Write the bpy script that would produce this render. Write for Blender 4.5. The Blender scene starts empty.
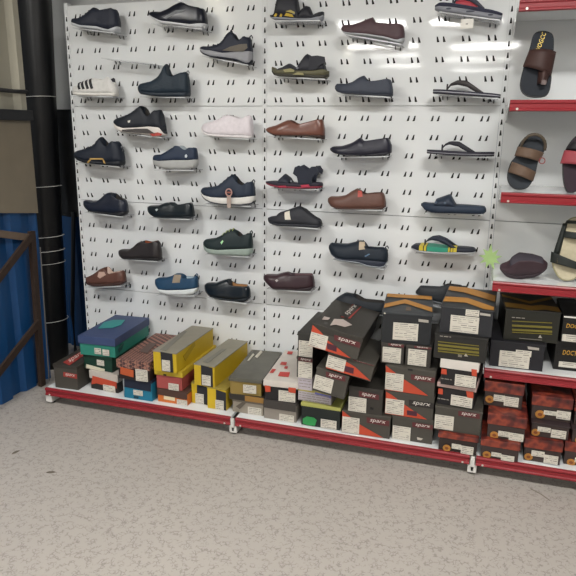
import bpy, bmesh, math, random
from mathutils import Vector, Matrix
random.seed(7)
C = bpy.context.scene.collection
PI = math.pi

# ---------------------------------------------------------------- materials
def lin(h):
    h = h.lstrip('#')
    r = []
    for i in (0, 2, 4):
        c = int(h[i:i+2], 16) / 255
        r.append(c / 12.92 if c <= .04045 else ((c + .055) / 1.055) ** 2.4)
    return (r[0], r[1], r[2], 1)
MATS = {}
def mat(hexc, rough=.6, metal=0., var=.12, scale=30., bump=0., spec=.4):
    key = (hexc, rough, metal, var, scale, bump)
    if key in MATS: return MATS[key]
    m = bpy.data.materials.new('surface_' + hexc.strip('#')); m.use_nodes = True
    nt = m.node_tree; b = nt.nodes['Principled BSDF']
    b.inputs['Roughness'].default_value = rough; b.inputs['Metallic'].default_value = metal
    b.inputs['Specular IOR Level'].default_value = spec
    tc = nt.nodes.new('ShaderNodeTexCoord'); n = nt.nodes.new('ShaderNodeTexNoise')
    n.inputs['Scale'].default_value = scale; n.inputs['Detail'].default_value = 3
    nt.links.new(tc.outputs['Object'], n.inputs['Vector'])
    mx = nt.nodes.new('ShaderNodeMix'); mx.data_type = 'RGBA'
    c = lin(hexc)
    mx.inputs[6].default_value = tuple(x * (1 - var) for x in c[:3]) + (1,)
    mx.inputs[7].default_value = tuple(min(1, x * (1 + var)) for x in c[:3]) + (1,)
    nt.links.new(n.outputs['Fac'], mx.inputs[0]); nt.links.new(mx.outputs[2], b.inputs['Base Color'])
    if bump:
        bp = nt.nodes.new('ShaderNodeBump'); bp.inputs['Strength'].default_value = bump; bp.inputs['Distance'].default_value = .01
        nt.links.new(n.outputs['Fac'], bp.inputs['Height']); nt.links.new(bp.outputs['Normal'], b.inputs['Normal'])
    MATS[key] = m
    return m
def acrylic():
    m = bpy.data.materials.new('clear_acrylic'); m.use_nodes = True
    nt = m.node_tree; nt.nodes.remove(nt.nodes['Principled BSDF']); out = nt.nodes['Material Output']
    tr = nt.nodes.new('ShaderNodeBsdfTransparent'); tr.inputs[0].default_value = (.97, .975, .98, 1)
    di = nt.nodes.new('ShaderNodeBsdfDiffuse'); di.inputs[0].default_value = (.8, .81, .83, 1)
    gl = nt.nodes.new('ShaderNodeBsdfGlossy'); gl.inputs['Roughness'].default_value = .2; gl.inputs[0].default_value = (.9, .9, .9, 1)
    m1 = nt.nodes.new('ShaderNodeMixShader'); m1.inputs[0].default_value = .28
    m2 = nt.nodes.new('ShaderNodeMixShader'); m2.inputs[0].default_value = .05
    nt.links.new(tr.outputs[0], m1.inputs[1]); nt.links.new(di.outputs[0], m1.inputs[2])
    nt.links.new(m1.outputs[0], m2.inputs[1]); nt.links.new(gl.outputs[0], m2.inputs[2]); nt.links.new(m2.outputs[0], out.inputs[0])
    return m
ACR = acrylic()
def floor_mat():
    m = bpy.data.materials.new('speckled_vinyl'); m.use_nodes = True
    nt = m.node_tree; b = nt.nodes['Principled BSDF']; b.inputs['Roughness'].default_value = .42
    tc = nt.nodes.new('ShaderNodeTexCoord')
    w = nt.nodes.new('ShaderNodeTexNoise'); w.inputs['Scale'].default_value = 30; w.inputs['Detail'].default_value = 3
    nt.links.new(tc.outputs['Object'], w.inputs['Vector'])
    add = nt.nodes.new('ShaderNodeVectorMath'); add.operation = 'MULTIPLY_ADD'
    add.inputs[1].default_value = (.03, .03, .03)
    nt.links.new(w.outputs['Color'], add.inputs[0]); nt.links.new(tc.outputs['Object'], add.inputs[2])
    v = nt.nodes.new('ShaderNodeTexVoronoi'); v.feature = 'DISTANCE_TO_EDGE'; v.inputs['Scale'].default_value = 60
    nt.links.new(add.outputs[0], v.inputs['Vector'])
    r = nt.nodes.new('ShaderNodeValToRGB'); r.color_ramp.elements[0].position = .0; r.color_ramp.elements[1].position = .12
    r.color_ramp.elements[0].color = (.0, .0, .0, 1); r.color_ramp.elements[1].color = (1, 1, 1, 1)
    nt.links.new(v.outputs['Distance'], r.inputs[0])
    n2 = nt.nodes.new('ShaderNodeTexNoise'); n2.inputs['Scale'].default_value = 34; n2.inputs['Detail'].default_value = 4
    nt.links.new(tc.outputs['Object'], n2.inputs['Vector'])
    r2 = nt.nodes.new('ShaderNodeValToRGB'); r2.color_ramp.elements[0].position = .44; r2.color_ramp.elements[1].position = .52
    nt.links.new(n2.outputs['Fac'], r2.inputs[0])
    mx0 = nt.nodes.new('ShaderNodeMath'); mx0.operation = 'MAXIMUM'
    nt.links.new(r.outputs[0], mx0.inputs[0]); nt.links.new(r2.outputs[0], mx0.inputs[1])
    n3 = nt.nodes.new('ShaderNodeTexNoise'); n3.inputs['Scale'].default_value = 1.3; n3.inputs['Detail'].default_value = 3
    nt.links.new(tc.outputs['Object'], n3.inputs['Vector'])
    base = nt.nodes.new('ShaderNodeMix'); base.data_type = 'RGBA'
    base.inputs[6].default_value = lin('#a29c96'); base.inputs[7].default_value = lin('#b0aaa3')
    nt.links.new(n3.outputs['Fac'], base.inputs[0])
    mx = nt.nodes.new('ShaderNodeMix'); mx.data_type = 'RGBA'
    mx.inputs[6].default_value = lin('#86807a')
    nt.links.new(mx0.outputs[0], mx.inputs[0]); nt.links.new(base.outputs[2], mx.inputs[7])
    nt.links.new(mx.outputs[2], b.inputs['Base Color'])
    return m
def panel_mat():
    m = bpy.data.materials.new('white_powder_coat'); m.use_nodes = True
    nt = m.node_tree; b = nt.nodes['Principled BSDF']; b.inputs['Roughness'].default_value = .05
    b.inputs['Specular IOR Level'].default_value = .75
    tc = nt.nodes.new('ShaderNodeTexCoord'); n = nt.nodes.new('ShaderNodeTexNoise')
    n.inputs['Scale'].default_value = 3.0; n.inputs['Detail'].default_value = 2
    nt.links.new(tc.outputs['Object'], n.inputs['Vector'])
    mx = nt.nodes.new('ShaderNodeMix'); mx.data_type = 'RGBA'
    mx.inputs[6].default_value = lin('#d6d9da'); mx.inputs[7].default_value = lin('#dddfe0')
    nt.links.new(n.outputs['Fac'], mx.inputs[0]); nt.links.new(mx.outputs[2], b.inputs['Base Color'])
    bp = nt.nodes.new('ShaderNodeBump'); bp.inputs['Strength'].default_value = .035; bp.inputs['Distance'].default_value = .01
    nt.links.new(n.outputs['Fac'], bp.inputs['Height']); nt.links.new(bp.outputs['Normal'], b.inputs['Normal'])
    return m
def checker_mat(a, c, sc):
    m = bpy.data.materials.new('diamond_print'); m.use_nodes = True
    nt = m.node_tree; b = nt.nodes['Principled BSDF']; b.inputs['Roughness'].default_value = .6
    tc = nt.nodes.new('ShaderNodeTexCoord'); mp = nt.nodes.new('ShaderNodeMapping')
    mp.inputs['Rotation'].default_value = (.5, .62, .785)
    ch = nt.nodes.new('ShaderNodeTexChecker'); ch.inputs['Scale'].default_value = sc
    ch.inputs['Color1'].default_value = lin(a); ch.inputs['Color2'].default_value = lin(c)
    nt.links.new(tc.outputs['Object'], mp.inputs[0]); nt.links.new(mp.outputs[0], ch.inputs['Vector'])
    nt.links.new(ch.outputs[0], b.inputs['Base Color'])
    return m
def blotch_mat(cols, sc, rough=.45):
    m = bpy.data.materials.new('printed_lid_art'); m.use_nodes = True
    nt = m.node_tree; b = nt.nodes['Principled BSDF']; b.inputs['Roughness'].default_value = rough
    tc = nt.nodes.new('ShaderNodeTexCoord'); n = nt.nodes.new('ShaderNodeTexNoise'); n.inputs['Scale'].default_value = sc
    n.inputs['Detail'].default_value = 2
    r = nt.nodes.new('ShaderNodeValToRGB'); cr = r.color_ramp
    cr.elements[0].position = .3; cr.elements[0].color = lin(cols[0]); cr.elements[1].position = .72; cr.elements[1].color = lin(cols[-1])
    for i, c in enumerate(cols[1:-1]):
        e = cr.elements.new(.3 + .42 * (i + 1) / (len(cols) - 1)); e.color = lin(c)
    nt.links.new(tc.outputs['Object'], n.inputs['Vector']); nt.links.new(n.outputs['Fac'], r.inputs[0])
    nt.links.new(r.outputs[0], b.inputs['Base Color'])
    return m
FLOOR = floor_mat(); WHITE = panel_mat()
REDM = mat('#87242b', .35, 0, .06, 12)
SLOT = mat('#1c1b1b', .8, 0, .05)  # slot recesses coloured near-black to stand in for the darkness behind the panels
LEGM = mat('#cfcdc8', .6, 0, .04)
BLACK = mat('#121214', .55)

CAM = (618.0788, 1.16888, -3.21460, 1.5280, .30938018, .248706905, .0113680526)
EXPO = .22
LAMPS = [(-1.2, -2.4, 1.2, 60, 'nearest the display, on the blue wall side'), (1.7, -2.4, 1.2, 60, 'nearest the display, on the open side'),
 (-.56, -5.88, .9, 40, 'of the second row, blue wall side'), (.7, -5.88, .9, 40, 'of the second row, open side'),
 (-.85, -8.05, 1.35, 30, 'of the third row, blue wall side'), (.9, -8.45, 1.1, 30, 'of the third row, open side'),
 (-.78, -9.5, .95, 0, 'of the fourth row, blue wall side'), (.75, -10.5, 1.3, 0, 'of the fourth row, open side'), (-1.05, -11.4, 1.1, 0, 'of the far row, blue wall side'), (.8, -12.7, 1.35, 0, 'of the far row, open side')]

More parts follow.
